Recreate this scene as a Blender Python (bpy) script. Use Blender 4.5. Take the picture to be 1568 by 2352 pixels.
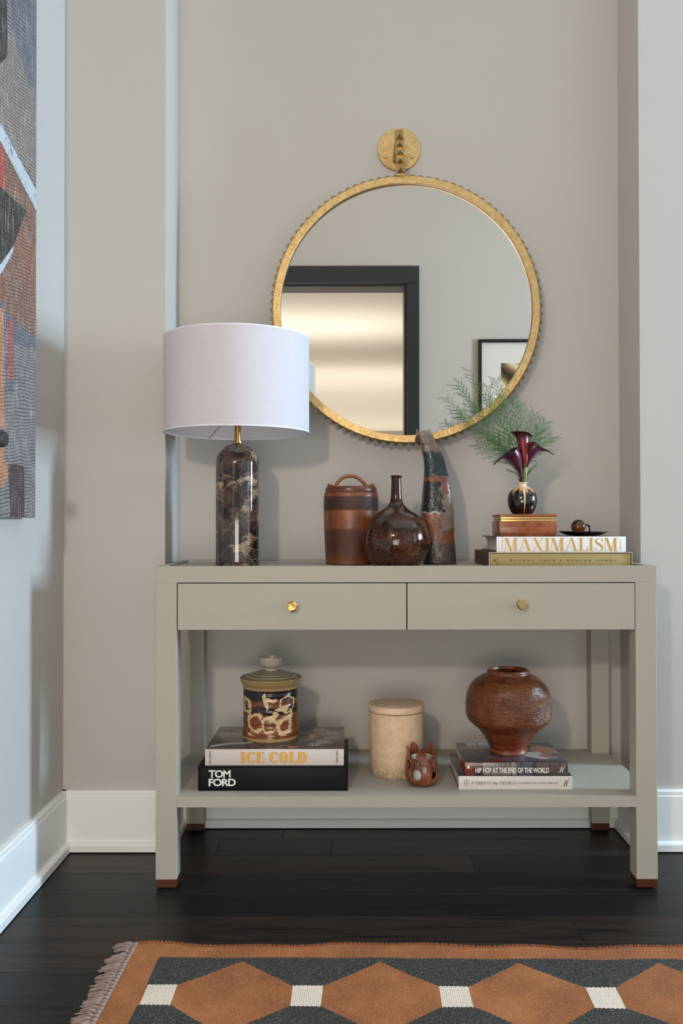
import bpy, bmesh, math, random
from mathutils import Vector, Matrix, Euler
random.seed(7)
for o in list(bpy.data.objects): bpy.data.objects.remove(o)
SC = bpy.context.scene; COL = SC.collection
pi = math.pi
# ------------------------------------------------------------------ camera
F = 2020.0; CAM = Vector((-.1393, -2.2345, .925)); PITCH = .01094; ROLL = .00127; YAW = .00114
CX = 784 + 19.58; CY = 1176 + 4.31
ROT = Matrix.Rotation(-0.0, 3, 'Z')
# camera axes: right, forward, up in world space
_r = Vector((1, 0, 0)); _f = Vector((0, 1, 0)); _u = Vector((0, 0, 1))
def _axes():
    # world -> camera: yaw, then pitch, then image roll (as fitted)
    cy, sy = math.cos(YAW), math.sin(YAW); cp, sp = math.cos(PITCH), math.sin(PITCH); cr, sr = math.cos(ROLL), math.sin(ROLL)
    Y_ = Matrix(((cy, sy, 0), (-sy, cy, 0), (0, 0, 1)))
    P_ = Matrix(((1, 0, 0), (0, cp, sp), (0, -sp, cp)))
    R_ = Matrix(((cr, 0, -sr), (0, 1, 0), (sr, 0, cr)))
    return R_ @ P_ @ Y_
W2C = _axes(); C2W = W2C.transposed()
cd = bpy.data.cameras.new('camera'); cam = bpy.data.objects.new('camera', cd); COL.objects.link(cam)
right, fwd, up = C2W @ Vector((1, 0, 0)), C2W @ Vector((0, 1, 0)), C2W @ Vector((0, 0, 1))
cam.matrix_world = Matrix(((right.x, up.x, -fwd.x, CAM.x), (right.y, up.y, -fwd.y, CAM.y), (right.z, up.z, -fwd.z, CAM.z), (0, 0, 0, 1)))
cd.sensor_fit = 'HORIZONTAL'; cd.sensor_width = 36; cd.lens = F / 1568 * 36
cd.shift_x = -(CX - 784) / 1568; cd.shift_y = (CY - 1176) / 1568
cd.clip_start = .05; SC.camera = cam
# ------------------------------------------------------------------ world, exposure, room lights
w = bpy.data.worlds.new('world'); SC.world = w; w.use_nodes = True
w.node_tree.nodes['Background'].inputs[0].default_value = (.62, .78, 1, 1)
w.node_tree.nodes['Background'].inputs[1].default_value = .8
SC.view_settings.view_transform = 'Standard'; SC.view_settings.look = 'None'
SC.view_settings.gamma = 1; SC.view_settings.use_curve_mapping = False
SC.view_settings.exposure = -.14
def area(name, loc, rot, sx, sy, power, color, spread=pi):
    l = bpy.data.lights.new(name, 'AREA'); l.shape = 'RECTANGLE'; l.size = sx; l.size_y = sy
    l.energy = power; l.color = color; l.spread = spread
    o = bpy.data.objects.new(name, l); COL.objects.link(o); o.location = loc; o.rotation_euler = rot
    return o
# daylight through the tall narrow window far off to the right
area('window_daylight', (4.13, -.22, 1.45), (0, pi/2, 0), .9, .42, 235, (.56, .79, 1.0))
# added cool fill at an unseen wide window on the same wall, nearer the camera
area('wide_window_fill', (4.13, -2.0, 1.5), (0, pi/2, 0), 1.6, 1.0, 8, (.82, .90, 1.0))
# ceiling light wash of the room
area('ceiling_wash', (.5, -1.25, 3.22), (0, 0, 0), 2.6, 1.8, 7, (.94, .97, 1.0))
# warm lamp to the left of the camera
kl = bpy.data.lights.new('warm_lamp', 'POINT'); kl.energy = 84; kl.color = (1.0, .87, .74); kl.shadow_soft_size = .06
ko = bpy.data.objects.new('warm_lamp', kl); COL.objects.link(ko); ko.location = (-.70, -2.62, 1.62)
# added front fill standing low in the neighbouring room, coming through the cased opening
area('next_room_fill', (-.35, -4.0, .5), (pi/2, 0, 0), 2.4, .9, 62, (1.0, .94, .87))
# lights of the neighbouring room seen in the mirror
area('next_room_uplight', (-.8, -6.2, 2.05), (pi, 0, 0), 3.0, .9, 36, (1.0, .98, .95))
area('next_room_wall_wash', (.2, -8.2, 2.96), (-.35, 0, 0), 2.6, .08, 5.5, (1.0, .98, .95))
area('next_room_low_wash', (-.8, -8.3, 2.11), (pi, 0, 0), 3.6, .08, 3.5, (1.0, .98, .95))

# ------------------------------------------------------------------ helpers
def ray(px, py):
    d = C2W @ Vector(((px - CX) / F, 1.0, -(py - CY) / F)); return d
def at(px, py, Y):                       # photograph point to the real plane at depth Y
    d = ray(px, py); t = (Y - CAM.y) / d.y; return CAM + d * t
def atx(px, py, X):                      # the same on a plane of constant X
    d = ray(px, py); t = (X - CAM.x) / d.x; return CAM + d * t
def mpp(Y): return (Y - CAM.y) / F
def srgb(r, g, b):
    def f(c):
        c /= 255.0
        return c / 12.92 if c <= .04045 else ((c + .055) / 1.055) ** 2.4
    return (f(r), f(g), f(b), 1)

def link_obj(name, me, mats, parent=None, kind=None, label=None):
    o = bpy.data.objects.new(name, me); COL.objects.link(o)
    for m in (mats if isinstance(mats, (list, tuple)) else [mats]): me.materials.append(m)
    if parent is not None:
        o.parent = parent
    if kind: o['kind'] = kind
    if label: o['label'] = label
    return o
def root_loc(o):
    v = Vector((0, 0, 0))
    while o is not None:
        v += o.location; o = o.parent
    return v
def part(name, bm, mats, parent=None, smooth=True, kind=None, label=None, auto=None, norec=False):
    """bm is written in world metres; shifted into the thing's own frame"""
    if parent is not None:
        bmesh.ops.translate(bm, verts=bm.verts, vec=-root_loc(parent))
    if not norec: bmesh.ops.recalc_face_normals(bm, faces=bm.faces)
    if auto is not None:
        for f in bm.faces: f.smooth = True
        for e in bm.edges:
            e.smooth = not (len(e.link_faces) == 2 and e.calc_face_angle(0) > auto)
    else:
        for f in bm.faces: f.smooth = smooth
    me = bpy.data.meshes.new(name); bm.to_mesh(me); bm.free()
    return link_obj(name, me, mats, parent, kind, label)
def thing(name, label, cat, loc, group=None):
    o = bpy.data.objects.new(name, None); COL.objects.link(o); o.location = loc
    o.empty_display_size = .05
    o['label'] = label; o['category'] = cat
    if group: o['group'] = group
    return o
def box(bm, x0, x1, y0, y1, z0, z1, bev=0, seg=2, mi=0):
    vs = [bm.verts.new((x, y, z)) for x in (x0, x1) for y in (y0, y1) for z in (z0, z1)]
    fs = [bm.faces.new([vs[i] for i in q]) for q in ((0, 1, 3, 2), (4, 6, 7, 5), (0, 4, 5, 1), (2, 3, 7, 6), (0, 2, 6, 4), (1, 5, 7, 3))]
    for f in fs: f.material_index = mi
    if bev:
        es = list({e for f in fs for e in f.edges})
        bmesh.ops.bevel(bm, geom=es, offset=bev, segments=seg, affect='EDGES', profile=.5)
    return bm
def newbox(*a, **k): return box(bmesh.new(), *a, **k)
def lathe(prof, cx, cy, seg=96, bm=None, fn=None, closed=False):
    """prof: list of (r, z). fn(angle, r, z) -> (r, z) for uneven shapes"""
    bm = bm or bmesh.new(); rings = []
    for r, z in prof:
        if r < 1e-6: rings.append([bm.verts.new((cx, cy, z))]); continue
        ring = []
        for i in range(seg):
            a = 2 * pi * i / seg; rr, zz = (fn(a, r, z) if fn else (r, z))
            ring.append(bm.verts.new((cx + rr * math.cos(a), cy + rr * math.sin(a), zz)))
        rings.append(ring)
    prs = list(zip(rings, rings[1:]))
    if closed: prs.append((rings[-1], rings[0]))
    for A, B in prs:
        if len(A) == 1 and len(B) == 1: continue
        for i in range(seg):
            j = (i + 1) % seg
            if len(A) == 1: bm.faces.new((A[0], B[j], B[i]))
            elif len(B) == 1: bm.faces.new((A[i], A[j], B[0]))
            else: bm.faces.new((A[i], A[j], B[j], B[i]))
    return bm
def smooth_prof(pts, n=8):
    """Catmull-Rom through profile points"""
    P = [Vector((a, b)) for a, b in pts]; P = [P[0]] + P + [P[-1]]; out = []
    for i in range(1, len(P) - 2):
        for k in range(n):
            t = k / n; a, b, c, d = P[i-1], P[i], P[i+1], P[i+2]
            out.append(.5 * ((2*b) + (c-a)*t + (2*a-5*b+4*c-d)*t*t + (3*b-a-3*c+d)*t**3))
    out.append(P[-1]); return [(max(p.x, 0), p.y) for p in out]
def spline(pts, n=10):
    P = [Vector(p) for p in pts]; P = [2*P[0]-P[1]] + P + [2*P[-1]-P[-2]]; out = []
    for i in range(1, len(P) - 2):
        for k in range(n):
            t = k / n; a, b, c, d = P[i-1], P[i], P[i+1], P[i+2]
            out.append(.5 * ((2*b) + (c-a)*t + (2*a-5*b+4*c-d)*t*t + (3*b-a-3*c+d)*t**3))
    out.append(P[-2]); return out
def tube(bm, pts, rad, seg=8, cap=True, mi=0):
    """rad: number or list"""
    n = len(pts); rings = []; ref = None
    for i, p in enumerate(pts):
        p = Vector(p); t = (Vector(pts[min(i+1, n-1)]) - Vector(pts[max(i-1, 0)]))
        if t.length < 1e-9: t = Vector((0, 0, 1))
        t.normalize()
        if ref is None: ref = Vector((0, 1, 0)) if abs(t.y) < .9 else Vector((1, 0, 0))
        a = (ref - t * ref.dot(t)).normalized(); b = t.cross(a); ref = a
        r = rad[i] if isinstance(rad, (list, tuple)) else rad
        rings.append([bm.verts.new(p + a * (r * math.cos(2*pi*k/seg)) + b * (r * math.sin(2*pi*k/seg))) for k in range(seg)])
    for A, B in zip(rings, rings[1:]):
        for k in range(seg):
            f = bm.faces.new((A[k], A[(k+1) % seg], B[(k+1) % seg], B[k])); f.material_index = mi
    if cap and seg > 2:
        for r_ in (rings[0], rings[-1]):
            f = bm.faces.new(r_); f.material_index = mi
    return bm
def prism(bm, poly, nrm, depth, mi=0):
    """closed polygon of 3D points, extruded by depth along nrm"""
    n = Vector(nrm).normalized() * depth
    A = [bm.verts.new(p) for p in poly]; B = [bm.verts.new(Vector(p) + n) for p in poly]
    k = len(poly)
    f = bm.faces.new(A); f.material_index = mi
    f = bm.faces.new(B[::-1]); f.material_index = mi
    for i in range(k):
        f = bm.faces.new((A[i], A[(i+1) % k], B[(i+1) % k], B[i])); f.material_index = mi
    return bm
def noise2(x, y, z=0):
    from mathutils import noise
    return noise.noise(Vector((x, y, z)))

# ------------------------------------------------------------------ materials
class NT:
    def __init__(s, name):
        s.m = bpy.data.materials.new(name); s.m.use_nodes = True; s.t = s.m.node_tree
        s.b = s.t.nodes['Principled BSDF']; s._tc = None
    def n(s, typ, **k):
        nd = s.t.nodes.new(typ)
        for a, v in k.items():
            if a == 'ins':
                for i, x in v.items():
                    if isinstance(x, bpy.types.NodeSocket): s.t.links.new(x, nd.inputs[i])
                    else: nd.inputs[i].default_value = x
            else: setattr(nd, a, v)
        return nd
    def co(s, kind='Object'):
        if s._tc is None: s._tc = s.n('ShaderNodeTexCoord')
        return s._tc.outputs[kind]
    def math(s, op, a, b=0.0, c=0.0):
        return s.n('ShaderNodeMath', operation=op, ins={0: a, 1: b, 2: c}).outputs[0]
    def mapped(s, scale=(1, 1, 1), loc=(0, 0, 0), rot=(0, 0, 0), vec=None):
        return s.n('ShaderNodeMapping', ins={0: vec or s.co(), 1: loc, 2: rot, 3: scale}).outputs[0]
    def noise(s, scale, detail=2, rough=.5, vec=None, dist=0):
        return s.n('ShaderNodeTexNoise', ins={'Vector': vec or s.co(), 'Scale': scale, 'Detail': detail, 'Roughness': rough, 'Distortion': dist}).outputs['Fac']
    def ramp(s, fac, stops, interp='LINEAR'):
        r = s.n('ShaderNodeValToRGB', ins={0: fac}); e = r.color_ramp.elements; r.color_ramp.interpolation = interp
        while len(e) < len(stops): e.new(.5)
        for i, (p, c) in enumerate(stops): e[i].position = p; e[i].color = c
        return r.outputs[0]
    def mix(s, fac, a, b, blend='MIX'):
        m = s.n('ShaderNodeMix', data_type='RGBA', blend_type=blend)
        for i, x in ((0, fac), (6, a), (7, b)):
            if isinstance(x, bpy.types.NodeSocket): s.t.links.new(x, m.inputs[i])
            else: m.inputs[i].default_value = x
        return m.outputs[2]
    def xyz(s, vec=None):
        o = s.n('ShaderNodeSeparateXYZ', ins={0: vec or s.co()}).outputs; return o[0], o[1], o[2]
    def set(s, **k):
        for a, v in k.items():
            i = s.b.inputs[a.replace('_', ' ')]
            if isinstance(v, bpy.types.NodeSocket): s.t.links.new(v, i)
            else: i.default_value = v
        return s
    def bump(s, h, strength=.3, dist=.001):
        b = s.n('ShaderNodeBump', ins={'Height': h, 'Strength': strength, 'Distance': dist})
        s.t.links.new(b.outputs[0], s.b.inputs['Normal']); return s
def simple(name, col, rough=.5, metal=0, var=.0, vscale=20, bump=0, bscale=400, bd=.0006, **k):
    N = NT(name)
    if var:
        f = N.noise(vscale, 4, .6)
        c = N.mix(f, tuple(x * (1 - var) for x in col[:3]) + (1,), tuple(min(x * (1 + var), 1) for x in col[:3]) + (1,))
        N.set(Base_Color=c)
    else: N.set(Base_Color=col)
    N.set(Roughness=rough, Metallic=metal)
    if bump: N.bump(N.noise(bscale, 2), bump, bd)
    if k: N.set(**k)
    return N.m
WALL = simple('wall_paint', srgb(190, 184, 177), .62, var=.012, vscale=3, bump=.12, bscale=260)
CEIL = simple('ceiling_paint', srgb(232, 230, 226), .8, var=.01, vscale=2)
TRIM = simple('trim_paint', srgb(236, 235, 231), .38, var=.012, vscale=9, bump=.08, bscale=120)
BLACK_TRIM = simple('black_trim_paint', srgb(34, 37, 41), .35, var=.1, vscale=6, bump=.1, bscale=90)
NEXTW = simple('pale_wall_paint', srgb(236, 233, 224), .8, var=.01, vscale=2)
# table covering: fine grasscloth linen
N = NT('grasscloth'); v1 = N.noise(900, 2, .6, N.mapped((1, 1, .35))); v2 = N.noise(900, 2, .6, N.mapped((.35, .35, 1)))
hh = N.math('ADD', v1, v2); big = N.noise(14, 3, .5)
c = N.ramp(hh, [(.35, srgb(143, 135, 121)), (.5, srgb(156, 149, 135)), (.7, srgb(169, 163, 149))])
c2 = N.mix(N.math('MULTIPLY', big, .10), c, srgb(170, 160, 148))
N.t.nodes; N.set(Base_Color=c2, Roughness=.62); N.bump(hh, .35, .0006); LINEN = N.m
WALNUT = simple('stained_foot_wood', srgb(76, 36, 12), .4, var=.3, vscale=40)
GLIDE = simple('black_plastic', srgb(18, 18, 18), .5, var=.1)
GAP = simple('shadow_gap_interior', srgb(24, 22, 20), .9, var=.1)
BRASS = simple('polished_brass', srgb(220, 186, 126), .18, 1, var=.06, vscale=60)
SATIN_BRASS = simple('satin_brass', srgb(206, 158, 92), .3, 1, var=.06, vscale=60)
# hammered gilt frame
N = NT('hammered_gilt'); vo = N.n('ShaderNodeTexVoronoi', ins={'Vector': N.co(), 'Scale': 330.0, 'Randomness': 1.0}, feature='SMOOTH_F1')
nn = N.noise(480, 3, .6); hh = N.math('ADD', vo.outputs[0], nn)
N.set(Base_Color=N.ramp(N.noise(90, 3), [(.3, srgb(182, 150, 98)), (.7, srgb(206, 176, 124))]), Metallic=1.0, Roughness=.34); N.bump(hh, .55, .0012); GILT = N.m
GILT_S = simple('gilt_smooth', srgb(198, 168, 114), .26, 1, var=.1, vscale=90, bump=.25, bscale=300)
MIRROR = simple('mirror_silver', srgb(240, 230, 219), .0, 1)
# dark floor planks
def plank_mat(i, base, hi):
    N = NT('dark_plank_%d' % i); v = N.mapped((1.6, 26, 26), loc=(i * 3.1, i * 7.7, 0))
    g = N.noise(2.2, 6, .62, v, .6); fine = N.noise(9, 5, .7, v)
    c = N.ramp(g, [(.38, base), (.56, hi), (.72, base)])
    N.set(Base_Color=c, Roughness=N.math('MULTIPLY_ADD', fine, .16, .3)); N.set(**{'Specular_IOR_Level': .25})
    N.bump(N.math('ADD', g, fine), .22, .0008); return N.m
PLANKS = [plank_mat(0, srgb(17, 15, 14), srgb(46, 36, 30)), plank_mat(1, srgb(13, 12, 11), srgb(26, 22, 20)), plank_mat(2, srgb(20, 16, 14), srgb(56, 42, 33)), plank_mat(3, srgb(15, 14, 14), srgb(30, 27, 25))]
SUB = simple('floor_joint', srgb(10, 9, 8), .9, var=.1)

# ================================================================== SETTING
XW, XL, XR, YP, YB, YF, XE, ZC = -.958, -.669, .685, .272, .467, -2.70, 4.2, 3.3
def struct(name, bm, m): return part(name, bm, m, None, smooth=False, kind='structure')
T = .12
struct('wall_left', newbox(XW - T, XW, YF - T, YP + T, 0, ZC), WALL)
struct('wall_pier_left', newbox(XW, XL, YP, YB + T, 0, ZC), WALL)
struct('wall_back', newbox(XL, XR, YB, YB + T, 0, ZC), WALL)
struct('wall_pier_right', newbox(XR, XE, YP, YB + T, 0, ZC), WALL)
struct('ceiling', newbox(XW - T, XE + T, YF - T, YB + T, ZC, ZC + .1), CEIL)
# right wall with two window openings, the wider one added for fill light
bm = bmesh.new()
W1 = (-.50, .05, .9, 2.0); W2 = (-2.6, -1.4, .6, 2.4)
ys = [YF - T, W2[0], W2[1], W1[0], W1[1], YP]
box(bm, XE, XE + T, ys[0], ys[1], 0, ZC); box(bm, XE, XE + T, ys[2], ys[3], 0, ZC); box(bm, XE, XE + T, ys[4], ys[5], 0, ZC)
for Wn in (W1, W2):
    box(bm, XE, XE + T, Wn[0], Wn[1], 0, Wn[2]); box(bm, XE, XE + T, Wn[0], Wn[1], Wn[3], ZC)
struct('wall_right', bm, WALL)
GLASS = simple('window_glass', (1, 1, 1, 1), .02, **{'Transmission_Weight': 1.0, 'IOR': 1.45})
for k, Wn in enumerate((W1, W2)):
    bm = bmesh.new(); y0, y1, z0, z1 = Wn; t = .035
    box(bm, XE + .02, XE + .08, y0, y0 + t, z0, z1); box(bm, XE + .02, XE + .08, y1 - t, y1, z0, z1)
    box(bm, XE + .02, XE + .08, y0 + t, y1 - t, z0, z0 + t); box(bm, XE + .02, XE + .08, y0 + t, y1 - t, z1 - t, z1)
    wf = struct('window_%d' % (k + 1), bm, TRIM)
    part('pane', newbox(XE + .045, XE + .051, y0 + t, y1 - t, z0 + t, z1 - t), GLASS, wf, False)
# front wall (behind the camera, seen in the mirror) with a black-cased opening
gl = .39                       # mirror glass plane
def mir(px, py, Y=YF):         # photograph point seen in the mirror -> real point on the plane Y
    p = at(px, py, 2 * gl - Y); return Vector((p.x, Y, p.z))
oR, oT = mir(934, 652).x, mir(800, 652).z; cR, cT = mir(962, 612).x, mir(800, 612).z
oL = XW + .16; cL = oL - (cR - oR)
bm = bmesh.new()
box(bm, XW - T, oL, YF - T, YF, 0, ZC); box(bm, oR, XE, YF - T, YF, 0, ZC); box(bm, oL, oR, YF - T, YF, oT, ZC)
struct('wall_front', bm, WALL)
bm = bmesh.new()
box(bm, oR, cR, YF, YF + .03, 0, oT, .003); box(bm, cL, oL, YF, YF + .03, 0, oT, .003); box(bm, cL, cR, YF, YF + .03, oT, cT, .003)
box(bm, oR - .018, oR, YF - T - .02, YF + .012, 0, oT); box(bm, oL, oL + .018, YF - T - .02, YF + .012, 0, oT)
box(bm, oL + .018, oR - .018, YF - T - .02, YF + .012, oT - .018, oT)
struct('trim_1', bm, BLACK_TRIM)
# neighbouring room
NX0, NX1, NY, NZ = -3.2, 1.8, -8.45, 3.0
struct('floor_next_room', newbox(NX0, NX1, NY, YF - T, -.05, 0), SUB)
struct('ceiling_next_room', newbox(NX0, NX1, NY, YF - T, NZ, NZ + .1), NEXTW)
struct('wall_next_room_back', newbox(NX0, NX1, NY - .1, NY, 0, NZ), NEXTW)
struct('wall_next_room_left', newbox(NX0 - .1, NX0, NY, YF - T, 0, NZ), NEXTW)
struct('wall_next_room_right', newbox(NX1, NX1 + .1, NY, YF - T, 0, NZ), NEXTW)
bm = bmesh.new(); box(bm, NX0, NX1, NY, NY + .32, 1.94, 2.10); struct('trim_2', bm, NEXTW)
# baseboards with a quarter-round shoe, each run one mesh
def base_run(name, p0, p1, nx, ny):
    """p0,p1 along the wall; (nx,ny) points into the room"""
    bm = bmesh.new(); BH = .167
    prof = [(0, .0), (.029, .0), (.029, .018), (.026, .023), (.016, .025), (.016, .150), (.014, .153), (.014, .163), (.011, BH), (0, BH)]
    A = [bm.verts.new((p0[0] + nx * o_, p0[1] + ny * o_, z + .003)) for o_, z in prof]
    B = [bm.verts.new((p1[0] + nx * o_, p1[1] + ny * o_, z + .003)) for o_, z in prof]
    for i in range(len(prof)):
        j = (i + 1) % len(prof); bm.faces.new((A[i], A[j], B[j], B[i]))
    bm.faces.new(A); bm.faces.new(B[::-1])
    return struct(name, bm, TRIM)
base_run('baseboard_left', (XW, YF), (XW, YP), 1, 0)
base_run('baseboard_pier_left', (XW + .0, YP), (XL + .014, YP), 0, -1)
base_run('baseboard_alcove_left', (XL, YP - .014), (XL, YB), 1, 0)
base_run('baseboard_back', (XL, YB), (XR, YB), 0, -1)
base_run('baseboard_alcove_right', (XR, YB), (XR, YP - .014), -1, 0)
base_run('baseboard_pier_right', (XR - .014, YP), (XE, YP), 0, -1)
# floor: a sub-floor with planks laid on it, board lengths along X
fl = struct('floor', newbox(XW, XE, YF, YB, -.06, -.012), SUB)
PW = .128; joints = {1: [-.522, -.195], 0: [-.342], 2: [-1.25, .19], 5: [-.95, .374], 6: [-.105], 3: [-.62, .95], 4: [.72], 7: [-.62], 8: [-.3]}
pm = {}
Y1 = .365 - .0085
for r in range(0, 25):
    y1 = Y1 - PW * (r - 1); y0 = y1 - PW; y1 = min(y1, YB)
    if y0 >= YB: continue
    y0 = max(y0, YF)
    js = [j for j in joints.get(r, []) if XW + .05 < j]
    x = (js[-1] if js else XW + random.uniform(.2, 1.0) + 0)
    if not js: js = [x]
    while x < XE - .5:
        x += random.uniform(.85, 1.5); js.append(min(x, XE))
    js = [XW] + [j for j in js if j < XE - .05] + [XE]
    for a, b in zip(js, js[1:]):
        g = .0004; bm = bmesh.new(); box(bm, a + g, b - g, y0 + g, y1 - g, -.012, 0)
        top = [e for e in bm.edges if all(v.co.z > -.001 for v in e.verts)]
        bmesh.ops.bevel(bm, geom=top, offset=.0007, segments=1, affect='EDGES')
        part('plank', bm, random.choice(PLANKS), fl, False)

# ================================================================== CONSOLE TABLE
H = .8169; HW = .635; TD = .4142 + .053; LW = .0535; RIM = .0165; REC = .0062; ZS = .234; SH = .0273
con = thing('console_table', 'greige grasscloth console table with two drawers, low shelf and brown-tipped square legs', 'console table', (0, TD / 2, 0))
ZD0 = .655; ZD1 = .7755; FL = .0205
bm = bmesh.new()
# tray-rimmed top
box(bm, -HW, HW, 0, TD, ZD1, H - REC)
box(bm, -HW, HW, 0, RIM, H - REC, H, .0); box(bm, -HW, HW, TD - RIM, TD, H - REC, H)
box(bm, -HW, -HW + RIM, RIM, TD - RIM, H - REC, H); box(bm, HW - RIM, HW, RIM, TD - RIM, H - REC, H)
part('table_top', bm, LINEN, con, False)
bm = bmesh.new()   # case behind the drawers
box(bm, -HW + LW, HW - LW, .02, TD - .004, ZD0, ZD1); part('drawer_case', bm, GAP, con, False)
bm = bmesh.new()
box(bm, -HW + .002, -HW + LW, LW, TD - LW, ZD0, ZD1); box(bm, HW - LW, HW - .002, LW, TD - LW, ZD0, ZD1); box(bm, -HW + LW, HW - LW, TD - .006, TD - .001, ZD0, ZD1)
box(bm, -HW + LW, HW - LW, .022, TD - .006, ZD0 - .002, ZD0)
part('apron', bm, LINEN, con, False)
for sx in (-1, 1):
    for (y0, y1) in ((0, LW), (TD - .053, TD)):
        x0, x1 = sorted((sx * HW, sx * (HW - LW)))
        lg = part('leg', newbox(x0, x1, y0, y1, FL + .004, ZD1, bev=.0012), LINEN, con, False)
        part('foot_cap', newbox(x0 + .0005, x1 - .0005, y0 + .0005, y1 - .0005, .004, FL + .004, bev=.0008), WALNUT, lg, False, label='brown foot cap')
        cx_, cy_ = (x0 + x1) / 2, (y0 + y1) / 2
        part('glide', lathe([(0, 0), (.015, 0), (.016, .004), (0, .004)], cx_, cy_, 24), GLIDE, lg, False)
bm = bmesh.new(); box(bm, -HW + LW, HW - LW, 0, TD, ZS - SH, ZS); box(bm, -HW, -HW + LW, LW, TD - .053, ZS - SH, ZS); box(bm, HW - LW, HW, LW, TD - .053, ZS - SH, ZS)
part('shelf', bm, LINEN, con, False)
g = .0022; xm = at(934, 1390, 0).x
HEXM = BRASS
for k, (x0, x1) in enumerate(((-HW + LW + g, xm - g * .6), (xm + g * .6, HW - LW - g))):
    dr = part('drawer', newbox(x0, x1, -.0005, .020, ZD0, ZD1 - g - .0003, bev=.0012), LINEN, con, False)
    px = (671, 1199)[k]; py = (1393, 1388)[k]; c = at(px, py, -.02)
    kb = bmesh.new(); n = 6; rot = (.25, .12)[k]
    def hexring(y, r, rt=0): return [kb.verts.new((c.x + r * math.cos(2*pi*i/n + rt), y, c.z + r * math.sin(2*pi*i/n + rt))) for i in range(n)]
    if k == 0: st = [(-.0005, .009), (-.008, .0065), (-.013, .0115), (-.016, .0150), (-.022, .0150), (-.0245, .0115), (-.0215, .0085), (-.0205, .0001)]
    else: st = [(-.0005, .009), (-.008, .0065), (-.013, .0120), (-.016, .0150), (-.023, .0150), (-.0250, .0128), (-.0252, .0001)]
    rings = [hexring(y, r, rot) for y, r in st]
    for A, B in zip(rings, rings[1:]):
        for i in range(n): kb.faces.new((A[i], A[(i+1) % n], B[(i+1) % n], B[i]))
    kb.faces.new(rings[-1]); kb.faces.new(rings[0])
    part('knob', kb, HEXM, dr, False, label='six-sided polished brass knob')

# ================================================================== TABLE LAMP
N = NT('dark_emperador_marble'); co = N.co()
wv = N.n('ShaderNodeTexNoise', ins={'Vector': co, 'Scale': 14.0, 'Detail': 3.0}).outputs['Color']
vec = N.n('ShaderNodeVectorMath', operation='MULTIPLY_ADD', ins={0: wv, 1: (.06, .06, .06), 2: co}).outputs[0]
def crack(scale, width, src=None):
    v = N.n('ShaderNodeTexVoronoi', feature='DISTANCE_TO_EDGE', ins={'Vector': src or vec, 'Scale': scale}).outputs[0]
    return N.math('LESS_THAN', v, width)
def cracks(scale, w0):
    v = N.n('ShaderNodeTexVoronoi', feature='DISTANCE_TO_EDGE', ins={'Vector': vec, 'Scale': scale}).outputs[0]
    return N.ramp(v, [(0, (1, 1, 1, 1)), (w0, (0, 0, 0, 1))])
base = N.ramp(N.noise(16, 5, .6, vec), [(.3, srgb(18, 12, 11)), (.5, srgb(44, 32, 27)), (.66, srgb(92, 70, 56))])
m1 = N.math('MULTIPLY', cracks(20, .016), N.ramp(N.noise(9, 2), [(.42, (0, 0, 0, 1)), (.6, (1, 1, 1, 1))]))
m2 = N.math('MULTIPLY', cracks(58, .045), N.ramp(N.noise(12, 2, .5, N.mapped(loc=(3, 1, 2))), [(.5, (0, 0, 0, 1)), (.62, (1, 1, 1, 1))]))
bl = N.ramp(N.noise(13, 5, .7, N.mapped((1, 1, 1.5), loc=(5, 2, 1.2))), [(.55, (0, 0, 0, 1)), (.61, (1, 1, 1, 1))])
bl2 = N.math('MULTIPLY', bl, N.ramp(N.noise(120, 3, .7), [(.4, (.35,) * 3 + (1,)), (.6, (1, 1, 1, 1))]))
c = N.mix(m1, base, srgb(176, 158, 140)); c = N.mix(N.math('MULTIPLY', m2, .7), c, srgb(160, 138, 118)); c = N.mix(bl2, c, srgb(172, 146, 120))
N.set(Base_Color=c, Roughness=.07); N.set(**{'Coat_Weight': .6, 'Coat_Roughness': .03}); MARBLE = N.m
N = NT('white_linen_shade'); wx = N.noise(600, 2, .6, N.mapped((1, 1, .2))); 
N.set(Base_Color=N.ramp(wx, [(.3, srgb(215, 209, 213)), (.7, srgb(227, 221, 225))]), Roughness=.85); N.bump(wx, .1, .0003)
tr = N.n('ShaderNodeBsdfTranslucent', ins={0: srgb(240, 236, 236)}); mx = N.n('ShaderNodeMixShader', ins={0: .22, 1: N.b.outputs[0], 2: tr.outputs[0]})
N.t.links.new(mx.outputs[0], N.t.nodes['Material Output'].inputs[0]); SHADE = N.m
YLp = .185; pL = at(545.5, 1299, YLp); s = mpp(YLp); lx = pL.x
zt = H - REC
lamp = thing('table_lamp', 'table lamp with white drum shade on a domed dark marble cylinder base', 'lamp', (lx, YLp, zt))
rB = 50.2 * s; zdome = at(545, 1017, YLp).z
prof = [(0, zt), (rB - .001, zt), (rB, zt + .001)]
zsh = zdome - rB
prof += [(rB, zt + .001 + (zsh - zt) * i / 20) for i in range(1, 20)]
prof += [(rB * math.cos(a), zsh + rB * math.sin(a)) for a in [pi/2 * i / 20 for i in range(20)]] + [(0, zdome)]
part('marble_base', lathe(prof, lx, YLp, 96), MARBLE, lamp, auto=.7)
zb, zT = 1.1735, 1.434; rS = .1985
bm = bmesh.new(); lathe([(.0088, zdome - .004), (.0088, zb + .09), (.012, zb + .09), (.012, zb + .13), (0, zb + .13)], lx, YLp, 32, bm)
lathe([(.0125, zdome - .0015), (.0125, zdome + .003), (.009, zdome + .003)], lx, YLp, 32, bm)
part('neck', bm, SATIN_BRASS, lamp, auto=.6)
sx_ = at(544, 1000, YLp).x
sh = part('shade', lathe([(rS, zb), (rS, zT), (rS - .0012, zT), (rS - .0012, zb)], sx_, YLp, 128, closed=True), SHADE, lamp, auto=.6)
TAPE = simple('white_tape', srgb(222, 220, 226), .8, var=.02)
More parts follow.
